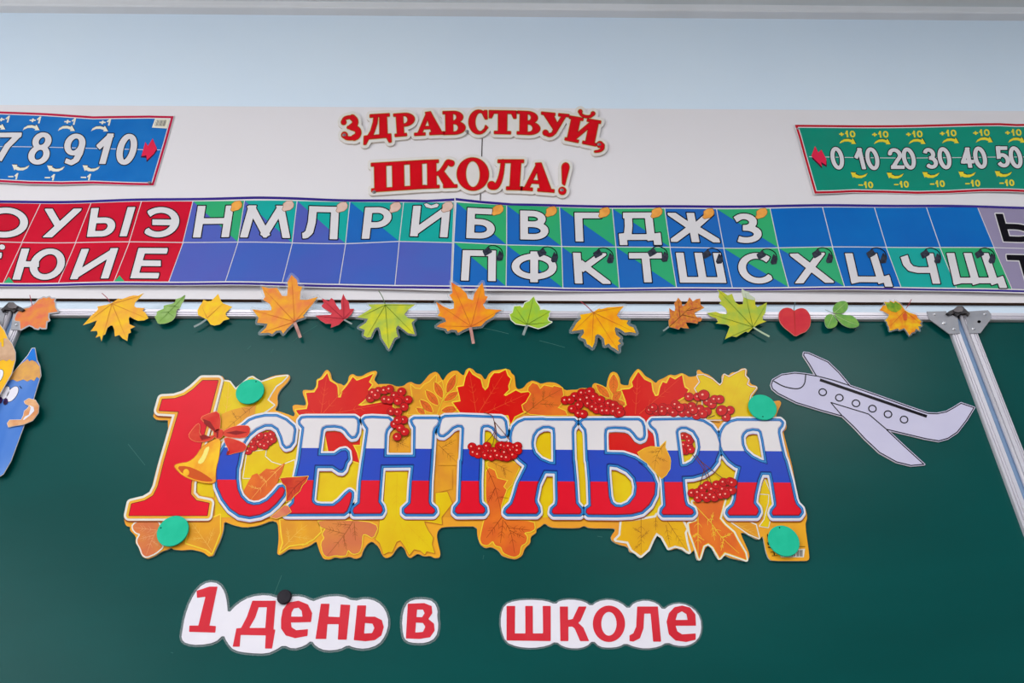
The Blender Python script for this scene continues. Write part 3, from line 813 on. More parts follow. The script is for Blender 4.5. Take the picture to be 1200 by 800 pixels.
# ================================================================== SERIF GREETING LETTERING
R_ = lambda x0, y0, x1, y1: ('P', [[(x0, y0), (x1, y0), (x1, y1), (x0, y1)]])
Pg = lambda *l: ('P', [list(x) for x in l])
pt = lambda t: [tuple(float(v) for v in p.split(',')) for p in t.split()]
def hb(v0, v1, x0, rx, xl, t, xi, ri, xil):          # heavy bowl with a counter
    c = (v0 + v1) / 2; r = (v1 - v0) / 2
    return Pg([(xl, v1)] + arc(x0, c, rx, r, 90, -90) + [(xl, v0)], [(xil, v1 - t)] + arc(xi, c, ri, r - t, 90, -90) + [(xil, v0 + t)])
S = {
 'З': [('S', [(.10, .78), (.20, .91), (.42, .955), (.62, .93)], .09, .10), ('S', [(.60, .93), (.72, .80), (.70, .65), (.56, .545)], .2, .2), ('S', [(.56, .54), (.36, .52)], .1, .08),
        ('S', [(.52, .52), (.76, .42), (.84, .27), (.76, .12), (.62, .06)], .2, .2), ('S', [(.64, .05), (.42, .045), (.22, .09), (.10, .22)], .12, .1), ('D', .14, .76, .09), ('D', .15, .21, .11)],
 'Д': [R_(.20, .93, .98, 1), R_(.60, .2, .86, .97), Pg(pt('.36,.96 .50,.96 .47,.7 .36,.4 .27,.22 .10,.22 .25,.45 .34,.75')), R_(0, .18, 1, .27), Pg(pt('0,.27 0,0 .06,0 .16,.19')), Pg(pt('1,.27 1,0 .94,0 .84,.19'))],
 'Р': [R_(.12, 0, .42, 1), R_(0, 0, .56, .08), R_(0, .92, .5, 1), hb(.44, 1, .52, .48, .3, .08, .5, .2, .42)],
 'А': [Pg(pt('.10,.04 .42,.92 .52,.92 .22,.04')), Pg(pt('.40,.98 .56,1 .92,.04 .60,.04')), R_(.26, .27, .7, .35), R_(0, 0, .34, .075), R_(.52, 0, 1, .075)],
 'В': [R_(.12, 0, .42, 1), R_(0, 0, .5, .08), R_(0, .92, .5, 1), hb(.50, 1, .48, .42, .3, .08, .48, .16, .42), hb(0, .55, .50, .5, .3, .08, .5, .21, .42)],
 'С': [Pg(arc(.52, .5, .52, .5, 38, 318, 30) + arc(.60, .5, .30, .42, 310, 50, 24)), Pg(pt('.84,.98 .95,.98 .97,.64 .88,.64 .74,.86')), Pg(pt('.93,.2 1,.26 .9,.34 .85,.22'))],
 'Т': [R_(0, .91, 1, 1), Pg(pt('0,.95 0,.70 .07,.70 .16,.92')), Pg(pt('1,.95 1,.70 .93,.70 .84,.92')), R_(.35, 0, .65, .97), R_(.2, 0, .8, .08)],
 'У': [Pg(pt('.06,.96 .40,.96 .66,.42 .52,.24')), Pg(pt('.78,.96 .90,.96 .54,.16 .44,.24')), ('S', [(.56, .32), (.44, .12), (.30, .05), (.17, .10)], .10, .12), ('D', .16, .13, .10), R_(0, .925, .48, 1), R_(.64, .925, 1, 1)],
 'Й': [R_(.07, 0, .33, 1), R_(.67, 0, .93, 1), Pg(pt('.32,.12 .32,.32 .68,.88 .68,.68')), R_(0, 0, .42, .075), R_(.58, 0, 1, .075), R_(0, .925, .42, 1), R_(.58, .925, 1, 1),
        ('S', [(.27, 1.26), (.36, 1.13), (.5, 1.09), (.64, 1.13), (.73, 1.26)], .07, .07), ('D', .29, 1.26, .065), ('D', .71, 1.26, .065)],
 ',': [('D', .55, .74, .26), ('S', [(.80, .72), (.84, .42), (.60, .15), (.2, .0)], .26, .08)],
 'Ш': [R_(.06, 0, .26, 1), R_(.40, 0, .60, 1), R_(.74, 0, .94, 1), R_(0, 0, 1, .085), R_(0, .92, .32, 1), R_(.34, .92, .66, 1), R_(.68, .92, 1, 1)],
 'К': [R_(.09, 0, .35, 1), R_(0, 0, .44, .075), R_(0, .925, .44, 1), ('S', [(.34, .50), (.50, .56), (.64, .74), (.76, .92), (.86, .90)], .10, .13), ('D', .88, .87, .095),
        Pg(pt('.40,.56 .60,.58 .94,.06 .64,.04')), R_(.60, 0, 1.02, .075)],
 'О': [Pg(arc(.5, .5, .5, .5, 0, 350, 40), arc(.5, .5, .25, .43, 0, 350, 40))],
 'Л': [R_(.26, .925, 1, 1), R_(.66, 0, .92, 1), R_(.56, 0, 1.02, .075), ('S', [(.40, .96), (.38, .6), (.33, .3), (.24, .10), (.12, .08)], .10, .16), ('D', .10, .13, .12)],
 '!': [Pg(arc(.52, .86, .30, .14, 0, 180, 16) + pt('.22,.86 .40,.34 .56,.30 .82,.86')), ('D', .42, .10, .105)],
}
def serif(ch, q, levels, g=None):
    H = math.hypot(q[3][0] - q[0][0], q[3][1] - q[0][1])
    own = g is None
    if own: g = Grid(*bbox([q], 9), .3)
    f = np.full(g.X.shape, 1e6)
    for e in S[ch]:
        if e[0] == 'P': f = np.minimum(f, g.poly([[quadmap(q, *p) for p in l] for l in e[1]]))
        elif e[0] == 'D':
            c = quadmap(q, e[1], e[2]); f = np.minimum(f, g.disc(c[0], c[1], e[3] * H))
        else:
            pp = curve([quadmap(q, *p) for p in e[1]], 5); n = len(pp)
            for i, p in enumerate(pp):
                f = np.minimum(f, g.disc(p[0], p[1], H * (e[2] + (e[3] - e[2]) * i / (n - 1)) / 2))
    return [g.contour(g.blur(f, 1), l, .05) for l in levels], f
H1 = (380, 110, 3.4286)
M_card = mat('cream_card', (222, 216, 212), .45, .3, (216, 210, 204), 20)
M_cardedge = mat('card_edge', (214, 206, 196), .6, .2, scale=40)
M_gold = mat('print_gold_line', (214, 176, 110), .4, .35, scale=30)
M_hred = mat('print_headline_red', (212, 20, 34), .33, .4, (202, 16, 30), 26)
M_hdark = mat('print_dark_red', (140, 14, 24), .35, .35, scale=20)
def headline(name, label, letters, cat):
    allq = [q for _, q in letters]
    g = Grid(*bbox(allq, 9), .5); u = np.full(g.X.shape, 1e6)
    for ch, q in letters: u = np.minimum(u, serif(ch, q, (0,), g)[1])
    u = g.blur(u, 2)
    base = PANEL_Y - .0040
    x0, y0, x1, y1 = bbox(allq, 0)
    t = thing(name, label, cat, P((x0 + x1) / 2, y1, base), 'cut-out greeting words on the white panel')
    cl = [l for l in g.contour(u, 4.7, .12) if sarea(l) * sarea(max(g.contour(u, 4.7, .12), key=lambda k_: abs(sarea(k_)))) > 0]
    MB().solid(cl, base, .0038, M_card, M_cardedge).build('backing_card', t)
    for ch, q in letters:
        lv, _ = serif(ch, q, (1.5, .85, .35))
        prints('letter', t, [(lv[0], base - .0003, M_gold), (lv[1], base - .0005, M_hdark), (lv[2], base - .0007, M_hred)])
    return t
headline('greeting_word', 'red serif cut-out word ЗДРАВСТВУЙ on a wavy cream card', [
    ('З', Q(*H1, '66,92 144,86 152,178 70,186')), ('Д', Q(*H1, '166,86 262,80 268,192 160,202')), ('Р', Q(*H1, '280,82 360,76 364,164 286,170')), ('А', Q(*H1, '362,76 476,70 482,160 364,166')),
    ('В', Q(*H1, '478,72 564,70 566,160 480,162')), ('С', Q(*H1, '582,66 656,66 656,160 582,160')), ('Т', Q(*H1, '664,68 770,70 768,160 664,158')), ('В', Q(*H1, '778,70 864,74 866,164 776,160')),
    ('У', Q(*H1, '874,74 982,84 976,178 872,166')), ('Й', Q(*H1, '988,90 1110,110 1090,208 968,184')), (',', Q(*H1, '1086,188 1128,196 1122,238 1080,230'))], 'wall lettering')
headline('greeting_word', 'red serif cut-out word ШКОЛА with exclamation mark on a cream card', [
    ('Ш', Q(*H1, '190,280 402,268 404,378 192,392')), ('К', Q(*H1, '405,268 524,264 530,374 406,378')), ('О', Q(*H1, '534,258 658,258 660,386 536,386')), ('Л', Q(*H1, '664,266 800,266 792,384 658,382')),
    ('А', Q(*H1, '800,274 926,282 922,394 790,384')), ('!', Q(*H1, '948,276 992,280 982,404 936,400'))], 'wall lettering')

# thumbtacks
M_tack = mat('grey_tack', (150, 146, 148), .35, .6, (128, 124, 126), 90, metal=.5)
def tack(px, py, yb, label, r=.0042):
    c = P(px, py, yb)
    o = MB().cyl((c.x, c.z), r, yb + .003, yb - .0018, M_tack, 18, r * .35)
    o.cyl((c.x, c.z), r * .5, yb - .0015, yb - .0024, M_tack, 14, r * .15)
    tag(o.build('thumbtack'), label, 'thumbtack', 'grey thumbtacks')
yc_ = PANEL_Y - .0046
tack(380 + 80 / 3.43, 110 + 165 / 3.43, yc_, 'grey thumbtack through the first letter of the upper red greeting word')
tack(380 + 573 / 3.43, 110 + 150 / 3.43, yc_, 'grey thumbtack between the middle letters of the upper red greeting word')
tack(380 + 1105 / 3.43, 110 + 203 / 3.43, yc_, 'grey thumbtack by the comma of the upper red greeting word')
tack(380 + 200 / 3.43, 110 + 394 / 3.43, yc_, 'grey thumbtack at the lower corner of the letter Ш')
tack(380 + 955 / 3.43, 110 + 386 / 3.43, yc_, 'grey thumbtack in the dot of the exclamation mark')
tack(955 / 5.4545, 110 + 566 / 5.4545, PANEL_Y - .0045, 'grey thumbtack in the lower corner of the blue number strip', .0032)
tack(900 + 139 / 4, 120 + 124 / 4, PANEL_Y - .0045, 'grey thumbtack in the upper corner of the green number strip', .0028)

# ================================================================== PAPER LEAVES ALONG THE FRAME
M_film = bpy.data.materials.new('laminating_film'); M_film.use_nodes = True
nt = M_film.node_tree; nt.nodes.clear()
o_ = nt.nodes.new('ShaderNodeOutputMaterial'); mx = nt.nodes.new('ShaderNodeMixShader'); tr = nt.nodes.new('ShaderNodeBsdfTransparent')
df = nt.nodes.new('ShaderNodeBsdfPrincipled'); df.inputs['Base Color'].default_value = rgb((190, 196, 200)); df.inputs['Roughness'].default_value = .22
nz = nt.nodes.new('ShaderNodeTexNoise'); nz.inputs['Scale'].default_value = 60
ma = nt.nodes.new('ShaderNodeMapRange'); ma.inputs[3].default_value = .09; ma.inputs[4].default_value = .20
nt.links.new(nz.outputs['Fac'], ma.inputs[0]); nt.links.new(ma.outputs[0], mx.inputs[0]); nt.links.new(tr.outputs[0], mx.inputs[1]); nt.links.new(df.outputs[0], mx.inputs[2]); nt.links.new(mx.outputs[0], o_.inputs[0])

LY = FR - .0012
_film_n = [0]
def leaf(label, outline, mt, edge=None, edge_w=0.0, film=0.0, stem=None, stem_w=1.0, stem_mt=None, veins=(), vein_mt=None, vein_w=.6, over=(), group='paper autumn leaves along the chalkboard frame', sm=0, tilt=0.0):
    loops = [chaikin(o, sm, .2) if sm else o for o in outline]
    x0, y0, x1, y1 = bbox(loops, 0)
    t = thing('paper_leaf', label, 'paper leaf', P((x0 + x1) / 2, y1, LY), group)
    Yf = LY - .0012
    if film: 
        g = Grid(*bbox(loops, film + 3), .4); f = np.full(g.X.shape, 1e6)
        for l in loops: f = np.minimum(f, g.poly([l]))
        f = g.blur(f, 3)
        MB().solid([l for l in g.contour(f, film, .12)], Yf + .0004, .0004, M_film).build('laminate_margin', t)
    if stem:
        st = curve(stem, 5)
        b_ = MB(); b_.stroke(st, stem_w, Yf + .0001, stem_mt); b_.build('stem', t)
    if edge:
        lp = []
        for l in loops: lp += grow([l], edge_w)[0]
        MB().solid(lp if len(loops) == 1 else lp, Yf + .0002, .0008, edge).build('paper_edge', t)
    for i, l in enumerate(loops):
        MB().solid([l], Yf - .0001 * i, .0008, mt[i] if isinstance(mt, list) else mt, M_cardedge).build('leaf_blade', t)
    for l, m_ in over: prints('colour_patch', t, [([l], Yf - .0004, m_)])
    for v in veins:
        b_ = MB(); b_.stroke(curve(v, 4) if len(v) > 2 else v, vein_w, Yf - .0006, vein_mt, vein_w * .35); b_.build('vein', t)
    return t
def fan(base, tips): return [[base, tp] for tp in tips]
M_st_red = mat('stem_red', (160, 60, 70), .5, .3, scale=80); M_st_grey = mat('stem_grey', (126, 142, 140), .45, .3, (150, 160, 158), 80)
M_st_pink = mat('stem_pink', (196, 150, 140), .45, .3, (170, 120, 112), 80); M_st_green = mat('stem_dark_green', (86, 110, 70), .5, .3, scale=80); M_st_pale = mat('stem_pale_green', (176, 194, 164), .45, .3, scale=80)
M_wedge = mat('leaf_white_edge', (226, 228, 214), .5, .3, scale=80); M_gedge = mat('leaf_grey_edge', (176, 176, 180), .5, .3, scale=80)
lm = lambda n, a, b_, s=55: mat(n, a, .4, .35, b_, s)
k1 = (10, 335, 12.0)
leaf('folded red-orange maple leaf covering the frame corner above the cartoon pencils', [T(*k1, '85,465 110,400 150,345 220,320 290,305 340,270 380,240 430,185 465,180 490,160 530,172 575,155 600,180 650,180 635,215 650,235 655,300 690,360 620,370 560,378 555,440 570,480 530,500 522,590 470,590 440,572 415,600 370,590 340,565 290,545 240,570 170,610 165,560 160,495 100,490')],
     lm('leaf_red_orange', (222, 112, 86), (226, 146, 66)), M_gedge, 1.5, 0, T(*k1, '298,125 315,200 335,275'), .9, M_st_red)
k2 = (90, 335, 11.43)
L2 = T(*k2, '80,525 150,450 190,400 270,330 285,310 275,275 400,250 470,225 560,165 590,180 700,140 760,125 820,130 895,95 840,160 780,220 770,270 800,290 910,295 880,330 920,360 960,430 900,460 820,465 760,440 710,410 695,440 705,510 780,545 715,575 725,620 690,640 675,735 610,700 570,655 510,675 500,580 480,530 450,528 410,560 380,645 350,665 330,740 310,670 250,690 280,640 270,600 185,605 240,530 270,460 190,490')
M_amber = lm('leaf_amber', (240, 190, 44), (232, 160, 66), 38); M_vbrown = mat('vein_brown', (206, 130, 60), .45, .3, scale=60)
leaf('large amber maple leaf with a thin red stem beside the green oak leaf', [L2], M_amber, None, 0, 0, T(*k2, '335,95 400,155 452,225'), .9, M_st_red, fan(T(*k2, '470,235')[0], T(*k2, '130,490 340,700 660,700 930,430 860,130')), M_vbrown)
k3 = (175, 335, 10.9)
leaf('small green oak leaf with lobed edges', [T(*k3, '465,105 440,190 410,230 390,290 350,300 340,380 300,440 210,480 110,485 80,420 65,390 95,370 90,330 140,305 185,290 180,250 240,235 300,225 335,195 330,170 400,150')],
     lm('leaf_oak_green', (130, 168, 82), (152, 184, 112), 60), None, 0, 0, veins=[T(*k3, '450,120 300,280 130,450'), T(*k3, '330,250 230,260'), T(*k3, '250,330 140,340'), T(*k3, '240,340 310,390'), T(*k3, '320,260 380,270')], vein_mt=mat('vein_green', (96, 134, 60), .5, .3), sm=1)
leaf('small yellow star-shaped leaf with a grey stem', [T(*k3, '880,100 915,190 940,220 1060,265 1010,310 975,345 980,380 1025,420 950,440 900,490 830,505 780,490 740,430 690,405 620,370 615,310 640,260 675,210 690,175 740,195 790,190')],
     lm('leaf_lemon', (240, 200, 40), (238, 176, 56), 60), None, 0, 0, T(*k3, '730,425 650,480 570,520'), 2.2, M_st_grey, [T(*k3, '735,410 930,230'), T(*k3, '735,405 675,270')], M_vbrown)
k5 = (285, 315, 8.57)
M_orangeleaf = lm('leaf_orange', (238, 170, 46), (228, 128, 70), 40); M_vor = mat('vein_orange', (204, 104, 52), .45, .3, scale=60)
L5 = T(*k5, '485,60 540,110 550,170 595,180 575,230 570,310 640,310 750,280 700,350 600,470 615,485 540,510 500,545 440,600 400,650 380,615 330,620 290,655 260,640 170,645 230,590 245,550 140,540 155,490 90,405 170,415 280,415 285,390 265,350 200,310 220,280 185,175 260,195 340,190 390,270 440,270 450,180 445,130')
leaf('big orange maple leaf with thick pinkish stem, its tip over the ribbon below the letter Л', [L5], M_orangeleaf, None, 0, 2.6, T(*k5, '515,535 545,610 575,690'), 3.8, M_st_pink, fan(T(*k5, '515,530')[0], T(*k5, '485,70 195,190 100,415 185,640 740,285')), M_vor)
leaf('small crimson maple leaf with a short grey stem', [T(*k5, '725,470 880,460 890,445 800,390 785,370 810,345 790,295 860,325 885,290 910,310 940,370 970,410 985,400 980,325 1005,250 1030,300 1060,330 1070,400 1115,400 1090,450 1050,490 1010,510 960,560 880,590 885,550 830,550 780,520')],
     lm('leaf_crimson', (206, 66, 76), (194, 56, 68)), None, 0, 0, T(*k5, '1015,510 1050,530 1092,552'), 2.0, M_st_grey, fan(T(*k5, '1010,500')[0], T(*k5, '800,310 1008,260 740,472 1100,405')), mat('vein_dark_crimson', (150, 40, 54), .45, .3))
k7 = (410, 330, 9.41)
L7 = T(*k7, '200,250 390,245 500,245 720,250 640,310 600,360 640,400 720,415 680,450 715,580 640,565 600,530 530,480 510,510 515,560 530,605 490,620 470,660 430,745 390,680 350,620 335,540 320,500 280,510 250,560 230,610 190,615 150,590 165,530 100,505 180,450 200,410 80,390 180,330 240,290')
M_ygreen = lm('leaf_yellow_green', (206, 204, 50), (160, 184, 78), 40); M_vdg = mat('vein_dark_green', (104, 128, 40), .45, .3, scale=60)
leaf('large yellow-green maple leaf hanging point down from a thin green stem', [L7], M_ygreen, None, 0, 2.4, T(*k7, '318,100 360,170 390,250'), .9, M_st_green, fan(T(*k7, '390,255')[0], T(*k7, '120,385 190,600 428,730 700,570 690,255')), M_vdg)
k8 = (500, 325, 9.41)
L8 = T(*k8, '270,50 370,110 440,180 455,230 510,250 525,180 570,110 615,55 635,140 640,200 675,210 645,270 620,300 650,345 830,358 760,395 740,430 650,480 600,535 510,545 470,550 400,580 345,610 330,580 270,575 230,595 215,565 110,540 150,510 215,485 200,450 120,420 145,385 105,270 190,320 260,350 300,340 300,270 250,195 285,170')
leaf('bright orange maple leaf with pinkish stem, two tips over the ribbon below letter П', [L8], lm('leaf_bright_orange', (238, 158, 34), (232, 116, 54), 40), None, 0, 2.8, T(*k8, '480,548 500,640 515,730'), 3.6, M_st_pink, fan(T(*k8, '490,540')[0], T(*k8, '280,60 612,65 115,285 125,535 815,358')), M_vor)
k9 = (585, 340, 13.33)
leaf('small lime green maple leaf edged in white', [T(*k9, '540,95 570,170 620,240 640,290 630,310 700,300 800,325 775,370 780,400 755,440 770,480 820,495 720,555 610,595 530,570 460,545 380,540 260,520 190,460 165,380 210,350 235,250 330,245 350,270 370,270 400,200 470,170')],
     lm('leaf_lime', (166, 194, 50), (144, 190, 70), 60), M_wedge, .9, 0, T(*k9, '435,545 400,630 375,700'), 3.0, M_st_grey, fan(T(*k9, '435,535')[0], T(*k9, '535,110 250,265 180,390 780,335 790,500')), M_vdg)
k10 = (660, 345, 11.43)
L10 = T(*k10, '115,490 180,380 240,320 225,270 350,250 400,235 480,185 510,195 600,170 700,165 815,155 740,240 720,280 770,335 870,345 850,385 880,420 940,440 975,515 890,500 830,510 760,460 700,435 690,470 710,540 765,585 735,620 770,655 730,680 740,755 690,720 650,700 610,655 560,680 545,590 500,545 460,530 430,550 420,640 390,710 350,675 320,665 300,600 235,575 280,510 270,465 190,480')
leaf('large golden-orange laminated maple leaf with a thin red stem beside the brown oak leaf', [L10], lm('leaf_golden', (244, 184, 16), (236, 146, 30), 36), None, 0, 3.4, T(*k10, '232,92 310,150 402,240'), 1.0, M_st_red, fan(T(*k10, '405,240')[0], T(*k10, '150,480 385,690 725,735 960,505 800,162')), M_vor)
k11 = (770, 340, 16.0)
leaf('mottled brown-orange oak leaf with deep pointed lobes', [T(*k11, '395,135 455,210 470,290 500,290 560,230 605,130 640,170 670,210 740,165 810,155 815,260 840,290 885,325 800,375 710,410 705,450 750,510 820,505 845,545 820,580 770,585 760,625 640,605 540,600 560,650 600,715 510,710 440,690 410,735 330,710 225,685 215,560 245,530 240,450 225,330 290,380 330,390 340,330 320,240 360,200')],
     lm('leaf_mottled', (214, 140, 46), (192, 92, 58), 160), None, 0, 0, T(*k11, '222,680 160,730 112,762'), 1.8, M_st_grey, [T(*k11, '225,685 460,470 640,300'), T(*k11, '430,490 395,170'), T(*k11, '480,460 780,530'), T(*k11, '560,380 840,320')], mat('vein_dark_brown', (110, 70, 30), .45, .3))
k12 = (820, 330, 10.67)
L12 = T(*k12, '220,95 300,135 350,170 405,150 430,220 450,260 490,285 540,280 545,200 525,140 525,90 600,130 615,120 620,160 690,205 695,290 720,315 780,290 840,260 830,340 820,390 785,440 790,480 835,495 740,530 670,570 605,635 580,620 540,640 460,690 400,680 315,720 345,640 375,560 340,535 200,520 230,500 210,460 130,430 90,390 200,375 250,395 330,405 345,385 320,330 270,290 245,270 270,240 235,190 245,140')
leaf('yellow-green maple leaf lying sideways with a pale stem pointing down', [L12], lm('leaf_olive', (198, 192, 50), (156, 182, 70), 44), None, 0, 0, T(*k12, '672,570 770,630 872,685'), 2.0, M_st_pale, fan(T(*k12, '665,565')[0], T(*k12, '235,110 570,150 835,270 100,392 320,715')), M_vdg,
     over=[(T(*k12, '523,88 600,128 615,118 620,158 692,203 680,230 600,215 545,190 527,140'), mat('leaf_pale_curl', (196, 204, 178), .4, .35))])
k13 = (900, 345, 10.0)
leaf('red heart-shaped leaf with a short dark stem', [T(*k13, '305,195 270,165 220,155 170,170 135,205 127,270 145,330 190,385 250,430 322,490 380,455 440,435 485,380 500,310 490,240 450,180 400,160 350,170')],
     lm('leaf_heart_red', (208, 58, 62), (198, 40, 58), 30), mat('leaf_rim', (206, 120, 104), .45, .3), .5, 0, T(*k13, '303,195 308,150 318,92'), .9, mat('stem_slate', (90, 110, 112), .45, .3), [T(*k13, '308,195 322,480')], mat('vein_rust', (170, 60, 44), .45, .3), sm=1)
leaf('green clover-like leaf of three oval leaflets', [chaikin(T(*k13, '765,215 755,160 790,105 850,75 910,75 940,110 935,170 900,210 850,225 800,220'), 1), chaikin(T(*k13, '760,230 700,230 665,270 662,330 690,395 750,395 800,370 820,320 800,290'), 1), chaikin(T(*k13, '770,230 850,225 900,240 980,240 1040,290 1080,360 1020,390 950,390 880,360 830,310 790,260'), 1)],
     lm('leaf_clover_green', (124, 172, 78), (98, 154, 74), 90), None, 0, 0, T(*k13, '770,224 720,198 668,178'), .7, M_st_grey, [T(*k13, '768,222 850,150 915,95'), T(*k13, '765,232 700,380'), T(*k13, '772,230 900,300 1060,360')], mat('vein_pale', (176, 200, 140), .45, .3))
k15 = (1020, 340, 13.33)
leaf('serrated leaf shading from green to yellow and orange beside the metal corner plate', [T(*k15, '145,310 200,235 240,240 215,180 300,190 300,160 370,190 380,160 460,205 500,250 540,310 600,345 720,385 740,430 800,490 775,515 800,555 745,565 770,630 710,600 690,650 650,660 610,705 570,640 530,590 450,620 430,595 370,615 300,635 290,570 270,540 260,490 230,470 270,430 290,380 200,330')],
     lm('leaf_fire', (234, 184, 30), (226, 122, 36), 70), None, 0, 1.6, T(*k15, '555,285 600,220 642,140'), .8, M_st_red, [T(*k15, '540,320 545,580'), T(*k15, '545,330 760,500'), T(*k15, '530,330 310,560')], mat('vein_rust2', (196, 80, 40), .45, .3),
     over=[(T(*k15, '225,190 300,195 305,172 372,205 385,175 455,215 495,262 470,300 400,345 330,330 270,290 250,240'), lm('leaf_dark_green', (96, 142, 46), (160, 176, 40), 110)), (T(*k15, '500,380 545,340 580,380 570,470 520,470'), lm('leaf_rust', (208, 84, 52), (218, 110, 40), 110))])

# ================================================================== ROUND MAGNETS
M_mag = mat('turquoise_magnet', (44, 190, 152), .5, .3, (36, 182, 144), 40); M_mag_side = mat('magnet_side', (20, 60, 52), .6, .2)
def magnet(px, py, yb, r, dot, label):
    c = P(px, py, yb - .0025)
    t = thing('round_magnet', label, 'magnet', (c.x, yb - .001, c.z - r), 'turquoise round magnets on the poster')
    MB().cyl((c.x, c.z), r, yb, yb - .0025, M_mag, 48, .0005).build('disc', t)
    d = P(*dot, yb - .0026)
    MB().cyl((d.x, d.z), .0011, yb - .0022, yb - .00265, M_black, 12).build('pin_hole', t)
BTH = .0040                     # front of the poster card is y = -BTH
magnet(292.8, 458.3, -BTH - .0042, .0232, (300, 447), 'turquoise round magnet on the yellow leaf beside the numeral 1')
magnet(202.2, 621.8, -BTH - .0042, .0232, (188.5, 618.3), 'turquoise round magnet at the foot of the numeral 1')
magnet(893.7, 476.7, -BTH - .0042, .0232, (894, 488), 'turquoise round magnet on the yellow leaf above the last letter Я')
magnet(918.7, 633.3, -BTH - .0042, .0232, (913.5, 618), 'turquoise round magnet on the orange barcode tab')

# ================================================================== PAPER AIRPLANE
ka = (890, 395, 4.615)
M_plane = mat('plane_paper', (202, 198, 220), .55, .25, (196, 192, 216), 12)
t = thing('paper_airplane', 'white paper cut-out airplane with black outlines and round windows on the green board', 'paper airplane', P(1020, 545, 0))
sil = T(*ka, '62,258 72,230 120,202 190,192 250,198 305,208 268,145 237,98 240,82 265,85 370,132 430,190 490,262 600,300 800,372 910,410 960,412 1010,402 1050,380 1090,355 1163,380 1120,450 1070,515 1020,548 970,562 900,550 690,500 780,585 893,688 820,695 740,675 650,625 570,550 510,485 450,428 330,395 200,355 100,305 70,280')
lv = grow([sil], 1.0, 0.2, -1.0, res=.3)
MB().solid(lv[0], -.0022, .002, M_plane, M_cardedge).build('paper', t)
prints('outline', t, [(lv[1], -.0024, M_ink)])
prints('body', t, [(lv[2], -.0026, M_plane)])
aY = -.0029
for nm, pts, w in (('windshield_line', curve(T(*ka, '76,236 130,265 190,278 225,272 245,245 250,198'), 5), 1.3), ('stripe', T(*ka, '327,230 905,428'), 3.3), ('wing_line', T(*ka, '450,428 385,352 590,415 690,500'), 1.1),
                   ('body_line', T(*ka, '305,208 400,232 490,262'), 1.1)):
    b_ = MB()
    if nm == 'wing_line':
        b_.stroke(pts[:2], w, aY, M_ink); b_.stroke(pts[1:3], w, aY, M_ink); b_.stroke(pts[2:], w, aY, M_ink)
    else: b_.stroke(pts, w, aY, M_ink)
    b_.build(nm, t)
for x, y in ((342, 297), (432, 327), (522, 357), (611, 386), (695, 416), (782, 445)):
    cx, cy = 890 + x / 4.615, 395 + y / 4.615
    prints('porthole', t, [([ell(cx, cy, 5.1, 4.6, 24, 12), ell(cx, cy, 3.75, 3.25, 24, 12)], aY, M_ink)])

# ================================================================== LAMINATED WORDS UNDER THE POSTER
kd, ks = (200, 670, 3.636), (570, 680, 4.444)
M_wcard = mat('white_word_paper', (230, 226, 234), .35, .4, (224, 220, 230), 14)
M_wred = mat('print_word_red', (212, 54, 66), .3, .45, (204, 44, 56), 16)
def word(label, card, letters, film):
    x0, y0, x1, y1 = bbox([card], 0)
    t = thing('word_card', label, 'word card', P((x0 + x1) / 2, y1, 0), 'laminated words under the poster')
    cs = chaikin(card, 1)
    MB().solid(grow([cs], film, blur=4)[0], -.0012, .0010, M_film).build('laminate_margin', t)
    MB().solid([cs], -.0018, .0014, M_wcard).build('paper', t)
    for loops in letters:
        f_ = grow(loops, 0.0, res=.35, blur=2)[0]
        prints('letter', t, [(f_, -.0021, M_wred)])
word('white laminated card with the red words 1 день', T(*kd, '50,250 60,190 85,120 120,65 160,42 205,48 230,85 240,130 243,180 285,135 340,105 410,97 460,112 500,105 560,103 605,125 620,120 660,105 730,102 780,125 830,112 880,125 915,160 930,215 915,270 885,310 830,328 780,322 755,310 720,330 660,335 620,318 600,290 570,315 520,328 480,310 450,330 410,348 330,345 270,335 240,300 225,265 190,300 120,312 65,305 45,285'), [
    [T(*kd, '110,80 165,62 200,62 165,228 193,230 190,258 78,255 80,228 118,228 148,105 112,110')],
    [T(*kd, '348,122 448,122 438,245 446,245 432,326 402,326 405,270 298,268 294,318 264,318 280,240 300,238 325,190'), T(*kd, '375,150 410,150 403,238 335,238 360,195')],
    [T(*kd, '470,200 478,160 500,130 545,122 585,138 603,175 598,213 512,215 515,235 535,248 585,243 583,272 530,282 490,270 470,240'), T(*kd, '513,190 562,190 558,165 545,152 525,155 515,172')],
    [T(*kd, '640,135 677,135 672,190 720,192 724,138 765,140 750,288 712,288 716,222 668,222 663,285 617,285')],
    [T(*kd, '795,142 833,142 830,190 870,190 900,205 908,235 898,270 870,290 830,295 780,290'), T(*kd, '828,217 860,220 868,238 858,260 824,262')]], 2.7)
word('small white laminated card with the single red letter в', T(*kd, '990,270 985,200 1000,140 1030,118 1080,115 1120,125 1138,160 1135,190 1142,230 1130,280 1090,302 1040,303 1005,295'), [
    [T(*kd, '1010,135 1080,132 1112,145 1115,175 1098,200 1122,220 1125,250 1105,278 1060,285 1002,283'), T(*kd, '1050,160 1075,160 1082,175 1072,192 1047,192'), T(*kd, '1045,215 1075,217 1085,233 1075,255 1042,258')]], 2.8)
